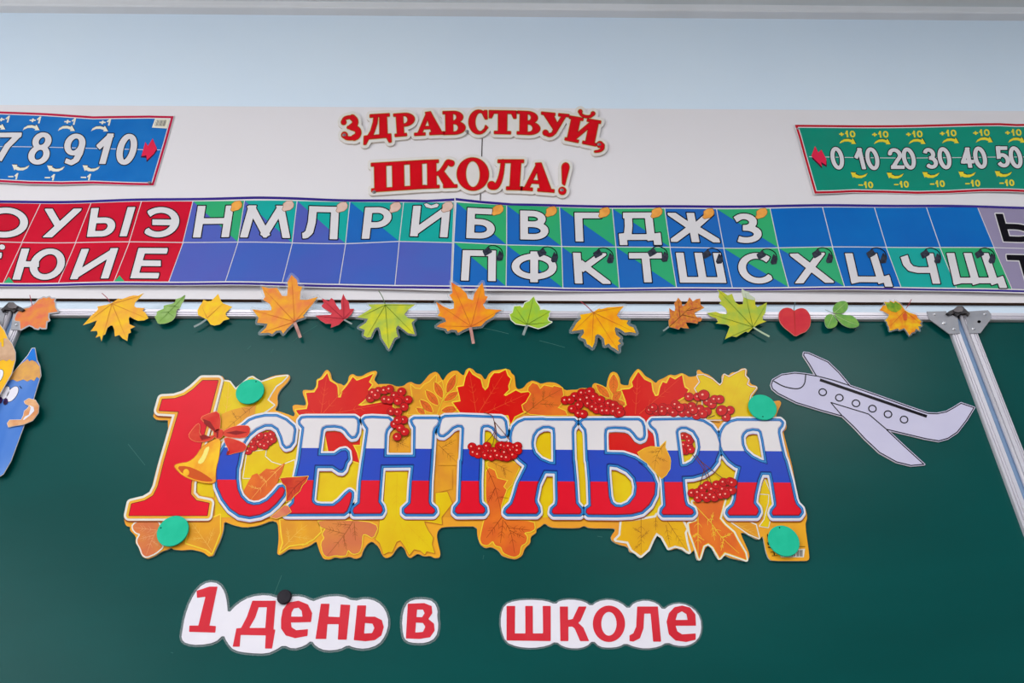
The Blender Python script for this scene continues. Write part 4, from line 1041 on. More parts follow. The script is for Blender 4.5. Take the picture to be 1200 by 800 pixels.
word('white laminated card with the red word школе', T(*ks, '75,250 75,180 95,125 150,105 230,100 310,105 360,125 380,105 440,98 510,108 545,135 580,108 640,98 700,115 740,150 770,115 830,102 890,118 920,155 960,125 1020,118 1080,145 1115,195 1120,260 1100,310 1050,340 990,340 940,320 900,345 830,355 770,345 725,325 690,345 640,350 590,345 555,310 520,345 460,355 400,345 362,315 320,340 240,352 160,345 100,320'), [
    [T(*ks, '105,132 150,132 148,275 203,275 202,132 242,132 242,275 295,275 293,132 335,132 335,315 105,312')],
    [T(*ks, '382,135 425,135 425,205 450,200 480,135 522,135 490,210 478,220 505,245 535,315 488,315 460,250 448,240 427,240 427,315 385,315')],
    [[(570 + x / 4.444, 680 + y / 4.444) for x, y in ell(638, 225, 84, 95, 40)], [(570 + x / 4.444, 680 + y / 4.444) for x, y in ell(638, 225, 40, 62, 36)]],
    [T(*ks, '785,135 893,135 910,318 868,318 855,172 822,172 818,250 800,300 765,318 745,315 745,285 765,275 780,240')],
    [T(*ks, '938,215 950,170 980,138 1020,130 1060,140 1088,175 1092,235 985,235 995,265 1020,280 1090,275 1090,308 1040,320 985,312 950,280'), T(*ks, '985,205 1048,205 1042,175 1018,160 995,172')]], 2.0)
c = P(332.8, 699, -.006)
o = MB().cyl((c.x, c.z), .0102, -.0015, -.0065, mat('black_magnet', (52, 48, 54), .5, .4, (40, 38, 44), 80), 36, .0012).build('round_magnet')
tag(o, 'small black round magnet holding the 1 день card', 'magnet')

# ================================================================== CARTOON PENCILS
kp, kq = (0, 380, 8.0), (0, 440, 6.667)
M_pb = mat('pencil_blue', (58, 112, 196), .4, .35, (110, 148, 212), 12, stretch=(1, 1, .35)); M_pw = mat('pencil_wood', (206, 150, 96), .45, .3, (226, 170, 84), 50)
M_py = mat('pencil_yellow', (242, 190, 34), .4, .35, (236, 168, 60), 14); M_pw2 = mat('pencil_pale_wood', (190, 150, 120), .45, .3, (214, 178, 146), 40)
M_eye = mat('pencil_eye_white', (232, 228, 238), .35, .4); M_iris = mat('pencil_iris', (70, 40, 96), .35, .4, (40, 24, 50), 160); M_hand = mat('pencil_hand', (208, 132, 84), .45, .3, (226, 176, 130), 40)
t = thing('cartoon_pencil', 'blue cartoon pencil cut-out with white eyes hanging at the frame', 'paper cut-out', P(10, 558, 0))
sil = T(*kp, '325,222 345,335 372,390 382,480 365,520 315,690 225,940 100,1280 30,1400 0,1420 -200,1420 -60,840 0,668 60,540 110,470 190,375 262,290 300,225')
MB().solid(grow([sil], .6)[0], -.0085, .0010, M_paper, M_cardedge).build('paper', t)
prints('body', t, [([sil], -.0088, M_pb)])
prints('wood_cone', t, [([T(*kp, '258,325 275,345 300,335 335,350 372,395 380,480 368,510 345,490 320,530 290,515 255,535 220,515 160,535 120,515 70,530 110,470 190,375')], -.0091, M_pw)])
prints('tip', t, [([T(*kp, '322,226 342,335 325,345 300,330 275,345 256,310 298,228')], -.0094, mat('pencil_tip_blue', (42, 122, 214), .4, .35))])
for e in (ell(6.0, 460, 4.2, 8.2, 26, 28), ell(14.4, 461.5, 5.0, 10.2, 26, 34)):
    prints('eye', t, [(grow([e], .5, res=.3)[0], -.0091, M_ink), ([e], -.0093, M_eye)])
for cx, cy in ((.3, 469), (6.5, 470.5)): prints('pupil', t, [([ell(cx, cy, 2.6, 4.0, 20, 20)], -.0096, M_iris)])
prints('eyebrow', t, [([T(*kp, '186,575 204,598 200,604 182,580')], -.0096, M_ink)])
hnd = T(*kq, '188,200 225,178 275,190 303,235 298,290 255,350 180,382 110,392 66,402 56,372 76,346 165,345 182,312 190,275 215,255 228,235 195,218')
MB().solid(grow([hnd], .4)[0], -.0112, .0010, M_paper, M_cardedge).build('hand', t)
prints('hand_print', t, [([hnd], -.0115, M_hand), ([T(*kq, '226,228 262,245 268,275 235,310 190,345 178,345 195,320 225,305 235,270 240,250')], -.0118, M_eye)])
t = thing('cartoon_pencil', 'yellow cartoon pencil cut-out with pale wood beside the blue one', 'paper cut-out', P(-5, 470, 0))
sil = T(*kp, '-120,-60 -20,-40 0,8 40,60 70,130 112,185 142,262 142,330 105,465 0,645 -100,900 -300,900 -240,100')
MB().solid(grow([sil], .6)[0], -.0145, .0010, M_paper, M_cardedge).build('paper', t)
prints('body', t, [([sil], -.0148, M_py)])
prints('wood_cone', t, [([T(*kp, '-245,150 -180,165 -100,150 -60,165 10,165 20,210 30,130 70,132 110,187 140,262 140,330 115,345 90,325 60,345 30,330 0,342 -60,330 -120,350 -180,330 -250,345')], -.0151, M_pw2)])
prints('eye', t, [(grow([ell(-2, 441, 4.5, 9, 26, 28)], .5, res=.3)[0], -.0151, M_ink), ([ell(-2, 441, 4.5, 9, 26, 28)], -.0153, M_eye)])
prints('drip', t, [([T(*kp, '12,135 34,130 34,200 24,215 14,200')], -.0154, mat('pencil_drip', (236, 186, 30), .4, .35))])

# ================================================================== POSTER "1 СЕНТЯБРЯ"
def BT(i, t): return T(140 + 100 * i, 425, 6.6667, t)
def BB(i, t): return T(140 + 100 * i, 540, 6.6667, t)
card = (BT(0, '268,400 300,270 330,250 440,240 520,200 590,140 640,105 680,100 790,102') + BT(1, '140,107 158,135 190,133 220,175 245,205 300,170 345,112 375,98 405,120 412,142 445,140 540,100 630,90 662,95 667,120 640,160 590,210 565,260 572,320 545,370 600,385 660,405 695,420 705,395')
        + BT(2, '22,370 18,335 45,325 120,335 125,310 95,230 105,210 180,215 205,180 205,130 240,115 270,65 290,52 315,75 325,130 370,160 400,165 420,180 450,150 460,100 490,85 520,105 560,105 600,80 640,65 670,62 682,75 655,130 670,150 690,170')
        + BT(3, '30,165 120,165 170,187 220,180 250,155 280,148 310,165 350,170 380,140 420,90 465,68 490,80 520,130 530,138 560,90 600,62 640,60 665,85 690,100 705,60')
        + BT(4, '40,55 65,38 95,50 120,80 160,90 185,130 200,125 215,90 250,60 300,55 350,45 385,55 395,80 420,100 425,140 430,190 450,208 490,195 520,155 560,137 600,150 625,165 680,150 740,155')
        + BT(5, '110,175 150,215 200,210 240,210 270,195 330,198 360,205 360,175 380,155 420,170 470,200 480,130 500,80 525,68 555,80 575,120 580,165 610,175 645,175 650,130 690,70')
        + BT(6, '50,45 75,60 110,105 150,125 190,160 210,135 250,120 300,90 340,100 390,78 420,90 450,110 500,105 515,90 510,60 530,52 560,80 600,90 640,120 690,168 705,150')
        + BT(7, '42,145 38,100 55,82 90,100 115,75 160,70 190,45 225,42 238,60 230,100 255,120 262,165 310,180 322,200 300,230 275,265 330,320 445,300 490,293 505,315 480,370 460,425 520,440 548,490 540,520 520,540 535,600 585,790')
        + BB(7, '600,100 640,320 690,370 705,420 705,450 690,500 725,750 715,775 690,780 430,780 405,760 385,710 360,580 335,612 310,610 270,590 220,560 185,560 200,600 250,710 255,750 240,780 210,780 150,768 100,755 65,735 20,775')
        + BB(6, '660,740 630,680 600,660 575,680 550,760 535,778 510,770 490,690 465,720 440,725 400,695 350,680 300,698 280,680 250,610 205,575 185,580 160,650 120,710 70,760 45,740')
        + BB(5, '700,720 650,710 640,670 560,650 510,620 505,590 540,540 530,525 340,525 295,505 255,525 60,522 20,510')
        + BB(4, '655,485 620,515 590,530 590,560 545,590 545,640 500,680 480,740 430,768 380,760 320,740 295,700 240,670 190,680 150,650 130,590 125,510')
        + BB(3, '660,510 520,515 490,540 478,580 490,650 508,720 500,755 460,758 430,740 380,745 330,722 300,740 275,758 250,745 225,680 195,660 160,690 130,740 85,760 55,740 25,670')
        + BB(2, '640,625 600,650 570,700 555,750 510,765 465,745 400,760 350,750 310,770 260,765 235,720 215,660 205,625 150,665 70,690')
        + BB(1, '660,685 620,715 585,735 565,725 570,680 578,600 570,480 520,465 420,505 310,520 220,500 150,470 145,540 120,620 85,690 65,740 30,745')
        + BB(0, '690,740 650,710 560,690 490,698 420,690 400,675 380,690 330,705 270,745 215,765 175,745 145,665 125,640 130,590 80,540 85,515 50,505 35,460 60,330 100,290 220,265 250,220 290,60') + BT(0, '300,790 400,447 290,447 262,420'))
poster = thing('autumn_poster', 'large cut-out poster 1 СЕНТЯБРЯ with tricolour letters, autumn leaves, berries and bell', 'poster', P(550, 656, 0))
cd = -BTH
pm = lambda n, c, c2=None, s=30: mat('poster_' + n, c, .33, .4, c2, s)
M_pc = pm('card_orange', (234, 166, 40), (226, 150, 48), 14); M_yl = pm('yellow', (224, 194, 8), (220, 180, 16), 22); M_gd = pm('gold', (226, 160, 40), (214, 140, 44), 26)
M_rd = pm('maple_red', (206, 18, 20), (210, 34, 24), 18); M_or = pm('oak_orange', (226, 116, 38), (212, 92, 40), 26); M_pk = pm('oak_pink', (206, 112, 70), (214, 130, 64), 26)
M_ln = pm('yellow_line', (248, 206, 56)); M_wl = pm('white_line', (226, 220, 208)); M_vn = pm('dark_vein', (150, 84, 30)); M_vy = pm('pale_vein', (244, 190, 90))
M_lw = pm('letter_white', (222, 218, 220)); M_lsh = pm('letter_shade', (196, 196, 218)); M_lb = pm('letter_blue_rim', (16, 98, 168), (26, 108, 178), 20); M_ll = pm('letter_light_rim', (92, 166, 216))
M_fw = pm('flag_white', (222, 216, 216), (216, 210, 212), 12); M_fb = pm('flag_blue', (38, 72, 184), (46, 70, 176), 12); M_fr = pm('flag_red', (222, 22, 44), (214, 20, 40), 12)
M_fwd = pm('flag_white_shade', (178, 176, 196)); M_fbd = pm('flag_blue_shade', (30, 40, 112)); M_frd = pm('flag_red_shade', (140, 16, 34))
M_ps = pm('print_shadow', (150, 72, 30)); M_br = pm('berry_red', (204, 20, 28), (180, 12, 22), 120); M_bd = pm('berry_dark', (112, 12, 18)); M_bh = pm('berry_glint', (246, 170, 150))
M_bow = pm('bow_red', (204, 34, 28), (212, 66, 44), 34); M_bowd = pm('bow_dark', (140, 20, 20)); M_bellg = pm('bell_gold', (242, 190, 40), (232, 150, 40), 34); M_bello = pm('bell_inside', (206, 84, 28))
MB().solid([chaikin(card, 1, .2)], cd, .0036, M_pc, M_cardedge).build('card', poster)

def pleaf(name, outline, fill, Y, line=None, lw=1.1, veins=(), vm=None, vw=.5, sm=0, white=None, ww=2.2):
    o = chaikin(outline, sm, .2) if sm else outline
    lay = []
    if white: lay.append((grow([o], ww)[0], Y, white))
    if line: lay.append((grow([o], lw)[0], Y - .0001, line))
    lay.append(([o], Y - .0002, fill))
    ob = prints(name, poster, lay)
    for v in veins:
        b_ = MB(); b_.stroke(curve(v, 4) if len(v) > 2 else v, vw, Y - .00035, vm or M_vn, vw * .5); b_.build('vein', ob)
    for v in veins:
        n_ = 0
        pl = curve(v, 6) if len(v) > 2 else [(v[0][0] + (v[1][0] - v[0][0]) * t_ / 8, v[0][1] + (v[1][1] - v[0][1]) * t_ / 8) for t_ in range(9)]
        Lv = sum(math.hypot(q_[0] - p_[0], q_[1] - p_[1]) for p_, q_ in zip(pl, pl[1:]))
        if Lv < 9: continue
        for fr in (.32, .5, .68):
            i_ = int(fr * (len(pl) - 1)); p_, q_ = pl[i_], pl[min(i_ + 1, len(pl) - 1)]
            an = math.atan2(q_[1] - p_[1], q_[0] - p_[0])
            for sg in (-1, 1):
                ln = min(7.0, Lv * .24) * (1.1 - .4 * fr)
                e_ = (p_[0] + ln * math.cos(an + sg * .75), p_[1] + ln * math.sin(an + sg * .75))
                if not inside(e_, o): continue
                mi_ = (p_[0] + ln * .55 * math.cos(an + sg * .9), p_[1] + ln * .55 * math.sin(an + sg * .9))
                b_ = MB(); b_.stroke([p_, mi_, e_], vw * .7, Y - .00034, vm or M_vn, vw * .3); b_.build('side_vein', ob)
    return ob
def inside(p, lp):
    r_ = False
    for i in range(len(lp)):
        (x0, y0), (x1, y1) = lp[i], lp[(i + 1) % len(lp)]
        if (y0 > p[1]) != (y1 > p[1]) and p[0] < (x1 - x0) * (p[1] - y0) / (y1 - y0) + x0: r_ = not r_
    return r_
Y0 = cd - .0002
# background between the letters
for nm, lp, m_ in (('backdrop_patch', [(252, 505), (430, 505), (430, 606), (252, 606)], M_yl), ('backdrop_patch', [(430, 505), (545, 505), (545, 606), (430, 606)], M_gd), ('backdrop_patch', [(545, 505), (906, 505), (914, 545), (925, 606), (545, 606)], M_yl)):
    prints(nm, poster, [([lp], Y0, m_)])
pleaf('yellow_leaf', BT(1, '150,142 195,150 240,210 300,160 345,120 370,112 400,130 440,152 560,112 645,102 600,150 555,180 520,235 488,290 540,330 495,365 440,400 300,480 100,620 80,700 60,560 100,360'), M_yl, Y0 - .0002, None, 1, [BT(1, '120,560 170,350 185,150'), BT(1, '160,560 330,350 400,160')], M_vy, .6, white=M_wl, ww=1.6)
pleaf('gold_leaf', BT(1, '130,400 200,370 300,345 380,330 410,308 395,350 390,410 300,470 200,540 130,560'), M_gd, Y0 - .0006, None, 1, [BT(1, '400,320 280,420 140,540'), BT(1, '320,390 290,350'), BT(1, '250,440 210,375')], M_vn)
pleaf('yellow_leaf', BT(1, '330,700 400,690 478,680 470,730 520,775 600,800 700,760 700,900 300,900'), M_yl, Y0 - .0005, M_wl, .9)
pleaf('red_maple_leaf', BT(2, '45,370 130,360 140,320 125,235 190,230 215,190 220,140 255,125 290,80 310,140 360,170 370,190 375,270 395,270 410,220 450,170 490,110 520,140 600,110 650,85 615,150 640,170 610,210 630,250 600,270 570,300 530,330 560,335 700,310 800,300 800,430 560,440 545,640 490,640 520,700 540,780 470,760 300,700 270,540 100,430 60,395'), M_rd, Y0 - .0003, M_ln, 1.5,
      [BT(2, '240,400 285,110'), BT(2, '250,400 480,140'), BT(2, '230,400 70,375'), BT(2, '270,410 720,320')], pm('red_vein', (226, 84, 44)), .6)
pleaf('orange_veined_leaf', BT(3, '100,600 140,560 200,570 270,540 275,700 90,700'), M_gd, Y0 - .0003, None, 1, [BT(3, '130,600 260,660'), BT(3, '180,580 170,690'), BT(3, '260,570 180,640')], M_vn)
pleaf('gold_leaf', BT(3, '275,170 310,200 350,205 380,170 420,150 475,95 470,170 520,140 540,240 480,400 250,400 290,260'), M_gd, Y0 - .0003, M_ln, .8)
def leaflet(t0, t1, w, Y=Y0 - .0006, m_=M_or):
    dx, dy = t1[0] - t0[0], t1[1] - t0[1]; nx, ny = -dy, dx; L = math.hypot(nx, ny); nx /= L; ny /= L
    p = [(t0[0] + dx * t + nx * w * s, t0[1] + dy * t + ny * w * s) for t, s in ((0, 0), (.25, .7), (.5, 1), (.75, .75), (1, 0), (.75, -.75), (.5, -1), (.25, -.7))]
    pleaf('leaflet', chaikin(p, 1), m_, Y, M_ln, .8, [[t0, t1]], M_vn, .35)
for a, b_, w in (('630,85', '555,240', 4.6), ('460,145', '525,280', 4.6), ('390,210', '495,335', 5), ('345,285', '450,392', 4.6), ('655,222', '530,300', 4.2), ('655,355', '510,375', 4.6), ('318,350', '390,400', 3.4)):
    leaflet(BT(3, a)[0], BT(3, b_)[0], w)
pleaf('red_maple_leaf', BT(3, '640,190 690,180 705,110') + BT(4, '65,55 90,90 130,115 155,130 170,190 190,215 215,190 230,120 260,80 300,80 350,55 365,100 390,125 370,180 375,210 335,250 350,260 430,215 470,235 545,225 520,300 485,330 500,380 420,420 390,480 370,410 0,395') + BT(3, '605,310 665,300 655,250'), M_rd, Y0 - .0008, M_ln, 1.5,
      [BT(4, '120,390 70,80'), BT(4, '140,390 330,90'), BT(4, '170,400 520,240')], pm('red_vein', (226, 84, 44)), .6)
pleaf('oak_leaf', BT(4, '530,190 560,155 600,170 620,205 650,175 720,190') + BT(5, '60,180 125,195 135,250 110,290 120,320 90,350 150,375 165,410 0,410') + BT(4, '540,400 490,370 480,330 510,310 550,240 525,215'), M_or, Y0 - .0010, M_ln, .9,
      [BT(4, '500,400 640,290 780,210'), BT(4, '640,290 650,200'), BT(4, '570,350 565,240'), BT(4, '620,320 760,330'), BT(4, '520,390 490,340')], M_vn, .6)
leaflet(BT(5, '528,82')[0], BT(5, '525,250')[0], 6); leaflet(BT(5, '388,165')[0], BT(5, '500,275')[0], 4.6); leaflet(BT(5, '590,215')[0], BT(5, '515,300')[0], 4.6); leaflet(BT(5, '635,335')[0], BT(5, '520,305')[0], 4.6)
pleaf('red_maple_leaf', BT(5, '590,210 650,205 680,185 670,150 720,70') + BT(6, '100,130 155,155 165,220 185,260 210,255 225,190 245,150 275,160 300,110 340,130 395,95 405,150 415,190 445,210 420,260 350,300 300,420 150,800 30,800') + BT(5, '500,730 480,560 640,500 600,400 590,360 630,330 620,290'), M_rd, Y0 - .0008, M_ln, 1.5,
      [BT(6, '30,400 50,90'), BT(6, '60,400 380,120')], pm('red_vein', (226, 84, 44)), .6)
YR_ = BT(6, '500,200 540,150 518,100 560,98 630,130 690,182 712,160') + BT(7, '60,95 95,115 150,85 200,60 220,55 215,100 245,130 230,170 260,190 305,195 260,250 250,290 300,420 60,440') + BT(6, '560,440 560,300')
pleaf('yellow_maple_leaf', YR_, M_yl, Y0 - .0004, pm('orange_rim', (206, 120, 40)), .6, [BT(7, '60,430 210,70'), BT(7, '60,430 290,200'), BT(7, '40,430 60,110')], pm('yellow_vein', (222, 176, 20)), .5, white=M_wl, ww=1.7)
prints('leaf_tip', poster, [([BT(7, '440,318 490,303 496,318 470,360 440,350')], Y0 - .0004, M_gd)])
# lower leaves
pleaf('oak_leaf', BB(0, '105,500 150,470 300,470 320,520 300,560 320,640 340,670 280,720 210,750 180,730 165,680 140,640 140,610 165,570 130,560 105,530'), M_pk, Y0 - .0004, M_wl, 1.6, [BB(0, '310,520 260,600 210,730'), BB(0, '270,580 150,610'), BB(0, '290,540 120,520'), BB(0, '250,620 320,670')], pm('pink_vein', (226, 160, 110)), .6, sm=1)
pleaf('gold_leaf', BB(0, '520,640 600,665 680,690 720,722 750,650 785,560 785,420 740,440 540,460 530,600'), M_gd, Y0 - .0004, M_ln, 1.5, [BB(0, '720,700 620,560 560,480'), BB(0, '690,650 740,520'), BB(0, '650,600 550,610')], pm('gold_vein', (236, 190, 90)), .5)
pleaf('gold_leaf', BB(1, '590,460 600,570 612,640 588,712 660,660 800,640') + BB(2, '100,650 180,610 240,550 230,500 210,460'), M_gd, Y0 - .0004, M_ln, 1.5, [BB(1, '600,690 720,560 800,500'), BB(1, '660,620 640,520'), BB(1, '700,590 840,610')], pm('gold_vein', (236, 190, 90)), .5)
pleaf('oak_leaf', BB(2, '215,460 240,520 280,525 250,570 270,600 240,640 255,720 290,752 350,735 410,742 440,735 450,690 490,728 540,718 560,660 565,575 590,570 650,605 690,510 600,470'), M_pk, Y0 - .0005, M_ln, 1.0, [BB(2, '490,470 420,580 290,740'), BB(2, '430,570 250,520'), BB(2, '415,590 440,690'), BB(2, '500,480 510,620'), BB(2, '470,500 330,490')], M_vn, .6, sm=1)
pleaf('yellow_maple_leaf', BB(2, '700,460 690,560 665,610 700,640 730,730 770,710 795,715') + BB(3, '130,712 165,630 195,620 230,670 265,735 300,690 350,700 385,730 400,705 462,720 440,650 450,600 410,540 390,500 380,470 520,495 515,440 600,330 560,240 470,250 470,440 250,440 250,80 80,80 60,440'), M_yl, Y0 - .0006, pm('dark_gold_rim', (196, 116, 40)), .7, [BB(3, '160,480 90,720'), BB(3, '190,480 270,720'), BB(3, '230,480 450,700'), BB(3, '170,100 160,440')], pm('yellow_vein', (222, 176, 20)), .5)
pleaf('gold_leaf', BT(3, '485,620 640,540 650,800 480,800') + BB(3, '600,60 600,220 500,240'), M_gd, Y0 - .0007, None, .7, [BT(3, '490,640 640,780'), BT(3, '520,660 630,600')], M_vn, .5)
pleaf('oak_leaf', BB(4, '185,450 160,560 150,610 165,650 210,660 250,620 270,660 315,670 330,715 380,740 420,750 460,730 470,660 510,640 520,590 490,560 550,550 580,530 570,470 340,460 310,380 320,330 380,160 330,100 200,30 195,300 220,360 225,440'), M_or, Y0 - .0006, M_ln, 1.1,
      [BB(4, '200,50 270,210 320,420'), BB(4, '320,440 200,600'), BB(4, '340,470 390,560 420,720'), BB(4, '380,540 500,600'), BB(4, '370,520 540,540'), BB(4, '270,210 210,330'), BB(4, '300,280 370,290'), BB(4, '330,460 310,640')], pm('oak_vein', (150, 58, 20)), .7, sm=1)
pleaf('gold_leaf', BT(4, '205,780 260,740 340,740 440,790') + BB(4, '460,40 400,180 360,220 340,200 370,150 290,130 270,70 210,40'), M_gd, Y0 - .0009, M_ln, .9, [BB(4, '230,0 400,90'), BB(4, '330,50 350,130')], M_vn, .5)
pleaf('gold_maple_leaf', BB(5, '590,470 580,580 545,615 640,630 670,690 740,740') + BB(6, '130,690 165,610 195,560 240,590 290,680 340,660 400,675 450,710 430,640 415,560 430,530 400,470 200,420 190,440 0,470'), pm('ochre', (226, 172, 24), (216, 156, 30), 24), Y0 - .0004, None, 1, [BB(6, '75,440 75,720'), BB(6, '75,560 10,520'), BB(6, '75,600 140,540'), BB(6, '75,640 20,690'), BB(6, '190,440 190,540'), BB(6, '280,470 430,700'), BB(6, '270,500 300,660')], M_vn, .5, white=M_wl, ww=2.5)
pleaf('orange_maple_leaf', BB(6, '480,320 520,400 510,470 450,490 460,560 490,640 530,760 560,660 600,640 640,670 690,755 730,710') + BB(7, '20,755 60,710 120,730 230,770 220,720 160,620 130,560 60,500 20,450 60,300 -60,320'), M_or, Y0 - .0006, M_ln, .7,
      [BB(6, '480,330 620,480 700,590 840,720'), BB(6, '620,480 640,400'), BB(6, '630,490 650,620'), BB(6, '520,400 520,740'), BB(6, '520,560 470,600'), BB(6, '520,590 570,620'), BB(6, '710,600 790,560'), BB(6, '720,610 700,700')], M_ln, .8, white=M_wl, ww=2.5)
pleaf('gold_leaf', BB(7, '120,480 180,520 250,570 330,602 305,500 240,470'), M_gd, Y0 - .0003, None, 1, [BB(7, '150,490 320,590')], M_vy, .6, white=M_wl, ww=1.4)
pleaf('yellow_leaf', BB(7, '372,140 330,255 410,260 405,330 370,460 335,508 402,518 420,440 440,300'), M_yl, Y0 - .0003, None, 1, white=M_wl, ww=.9)
prints('backdrop_patch', poster, [([BB(0, '605,165 740,165 740,285 640,270 608,240')], Y0 - .0004, M_yl)])

# the letters
LT = {
 'С': [BT(1, '310,490 350,455 400,435 470,420 560,420 630,450 688,500 696,525 684,612 660,645 636,652 618,630 604,575 575,510 525,478 470,478 400,510 340,560 300,620 275,700 258,790') + BB(1, '247,60 245,140 255,220 280,280 330,330 380,345 430,340 490,310 545,255 585,207 608,203 626,228 612,268 560,332 500,386 430,420 350,434 270,420 200,372 140,292 100,200 90,100 95,0') + BT(1, '135,690 190,600 250,530')],
 'Е': [BT(2, '80,455 95,436 130,432 500,432 520,445 526,480 520,540 505,570 485,574 465,555 440,520 405,495 350,485 280,488 250,503 240,530 215,725 350,725 400,690 430,685 446,700 452,750') + BB(2, '432,10 420,55 405,72 385,70 335,35 195,35 168,300 172,322 200,345 240,352 340,352 390,315 440,260 465,240 480,250 480,280 465,340 445,390 420,410 0,412 -30,410 -38,395 30,330 50,120 77,0') + BT(2, '79,755 110,520 112,505 82,472')],
 'Н': [BT(2, '575,450 590,436 640,432') + BT(3, '100,438 118,455 113,482 82,520 72,560 66,737 312,737 315,500 300,480 288,452 305,440 480,440 492,455 480,482 455,507 445,540 430,790') + BB(3, '420,160 415,320 425,345 460,375 465,395 450,412 240,412 225,400 225,375 275,330 285,160 300,30 45,33 22,320 48,355 56,385 42,410') + BB(2, '500,412 490,390 500,365 545,330 555,160 577,0') + BT(2, '582,740 610,540 612,512 586,472')],
 'Т': [BT(3, '522,440 545,426') + BT(4, '0,422 310,434 328,442 342,462 353,545 342,570 316,572 290,550 255,500 215,482 175,485 155,505 150,560 148,790') + BB(4, '142,160 143,300 148,332 186,367 190,392 176,410 0,412') + BB(3, '640,412 622,396 626,366 664,322 670,160 675,0') + BT(3, '680,790 690,600 694,510 680,486 640,482 600,500 560,540 530,562 510,560 500,540 510,480')],
 'Я1': [BT(4, '398,580 404,540 420,500 452,470 500,450 640,448') + BT(5, '0,452 215,452 230,465 222,485 205,505 199,540 206,790') + BB(5, '208,0 222,160 232,330 270,375 275,400 262,415 60,415 45,400 50,375 85,345 92,300 88,160 88,78') + BB(4, '650,75 600,180 577,300 580,325 602,365 606,395 590,412 365,412 350,400 356,380 402,335 422,280 450,180 515,50') + BT(4, '520,795 465,752 420,702 402,645'),
       BT(4, '550,620 560,565 590,520 640,492 690,490 735,508 740,560 742,795 690,790 620,760 570,710 552,660')],
 'Б': [BT(5, '275,465 292,451 720,450 742,465 756,500 760,560 754,582 735,590 715,580 690,545 660,515 620,500 540,495 480,500 457,518 452,560 455,715 600,718 690,748 770,800') + BB(6, '55,12 110,52 160,112 186,180 180,260 140,340 80,395 0,415') + BB(5, '560,420 330,418 312,402 316,376 352,350 350,330 345,160 332,0') + BT(5, '327,760 320,560 314,518 290,490'),
       BB(5, '475,30 495,22 560,30 640,70 695,130 710,200 700,270 650,335 590,362 540,358 505,330 490,280 475,100')],
 'Р': [BT(6, '150,470 165,452 480,446 560,462 620,500 665,560 686,630 682,700 655,765') + BB(6, '662,2 622,55 560,95 480,118 395,122 405,240 413,310 425,348 478,380 486,405 470,420 250,420 236,405 241,381 268,350 265,300 255,150') + BT(6, '235,800 214,600 210,560 195,520 160,490'),
       BT(6, '345,540 355,515 385,497 430,497 490,527 530,592 540,660 525,720 480,780 430,808 390,813 378,800')],
 'Я2': [BT(7, '30,592 36,555 46,528 70,492 110,466 160,453 490,455 506,470 500,490 480,512 476,545 495,640 520,740') + BB(7, '532,0 575,160 605,300 620,340 655,375 660,400 642,425 440,425 430,405 436,385 466,350 465,320 440,160 425,88 345,86 320,150 295,260 287,330 320,370 326,396 310,425 100,425 85,405 91,385 131,350 150,300 162,160 190,45') + BT(7, '150,798 100,760 55,702 35,650'),
       BT(7, '190,580 200,550 230,520 280,510 330,515 350,535 365,600 395,790 340,775 270,740 215,690 195,640')],
}
Yl = cd - .0016
for nm, loops in LT.items():
    g = Grid(*bbox(loops, 9), .35); f = g.blur(g.poly(loops), 3)
    sh = lambda lp, dx, dy: [[(x + dx, y + dy) for x, y in l] for l in lp]
    w = g.contour(f, 5.2)
    base = prints('letter', poster, [(sh(w, .2, 2.6), Yl, M_ps), (sh(w, 0, 1.4), Yl - .0001, M_lsh), (w, Yl - .0002, M_lw)])
    prints('blue_rim', base, [(g.contour(f, 3.1), Yl - .0004, M_lb), (g.contour(f, 1.85), Yl - .0005, M_ll), (g.contour(f, 1.4), Yl - .0006, M_lb)])
    ya = 524.3 + (g.X - 300) * .0068; yb = 562.0 + (g.X - 300) * .0052
    k_r = max(1, int(round(.8 / g.res))); f_in = np.maximum(f + .45, np.roll(np.roll(f, -k_r, 0), -k_r // 2, 1) + .3)      # printed bevel: darker lower right edge
    for bn, fld, bm_ in (('white_band', g.Y - ya, (M_fw, M_fwd)), ('blue_band', np.maximum(ya - g.Y, g.Y - yb), (M_fb, M_fbd)), ('red_band', yb - g.Y, (M_fr, M_frd))):
        lps = g.contour(np.maximum(f - .25, fld)); inner = g.contour(np.maximum(f_in, fld)); big = sarea(max(lps, key=lambda k_: abs(sarea(k_))))
        outs = [l for l in lps if sarea(l) * big > 0]; holes = [l for l in lps if sarea(l) * big < 0]
        for ol in outs:
            x0_, y0_, x1_, y1_ = bbox([ol], 0)
            prints(bn, base, [([ol] + [h for h in holes if x0_ < h[0][0] < x1_ and y0_ < h[0][1] < y1_], Yl - .0008, bm_[1]),
                                ([l for l in inner if x0_ - .5 < l[0][0] < x1_ + .5 and y0_ - .5 < l[0][1] < y1_ + .5], Yl - .0009, bm_[0])])
one = BT(0, '650,138 770,138 700,410') + BB(0, '560,170 555,260 600,310 700,330 685,425 75,425 95,335 200,310 265,270 300,200 350,0') + BT(0, '465,380 310,372 335,285 430,280 510,255 580,205')
g = Grid(*bbox([one], 10), .4); f = g.blur(g.poly([one]), 2)
b0 = prints('numeral', poster, [([[(x, y + 1.6) for x, y in l] for l in g.contour(f, 6.2)], Yl, M_ps), (g.contour(f, 6.2), Yl - .0002, M_wl)])
prints('gold_rim', b0, [(g.contour(f, 3.6), Yl - .0004, pm('numeral_gold', (232, 178, 50), (222, 150, 60), 12)), (g.contour(f, .7), Yl - .0005, M_bd)])
prints('numeral_face', b0, [(g.contour(f, 0), Yl - .0007, M_fr)])

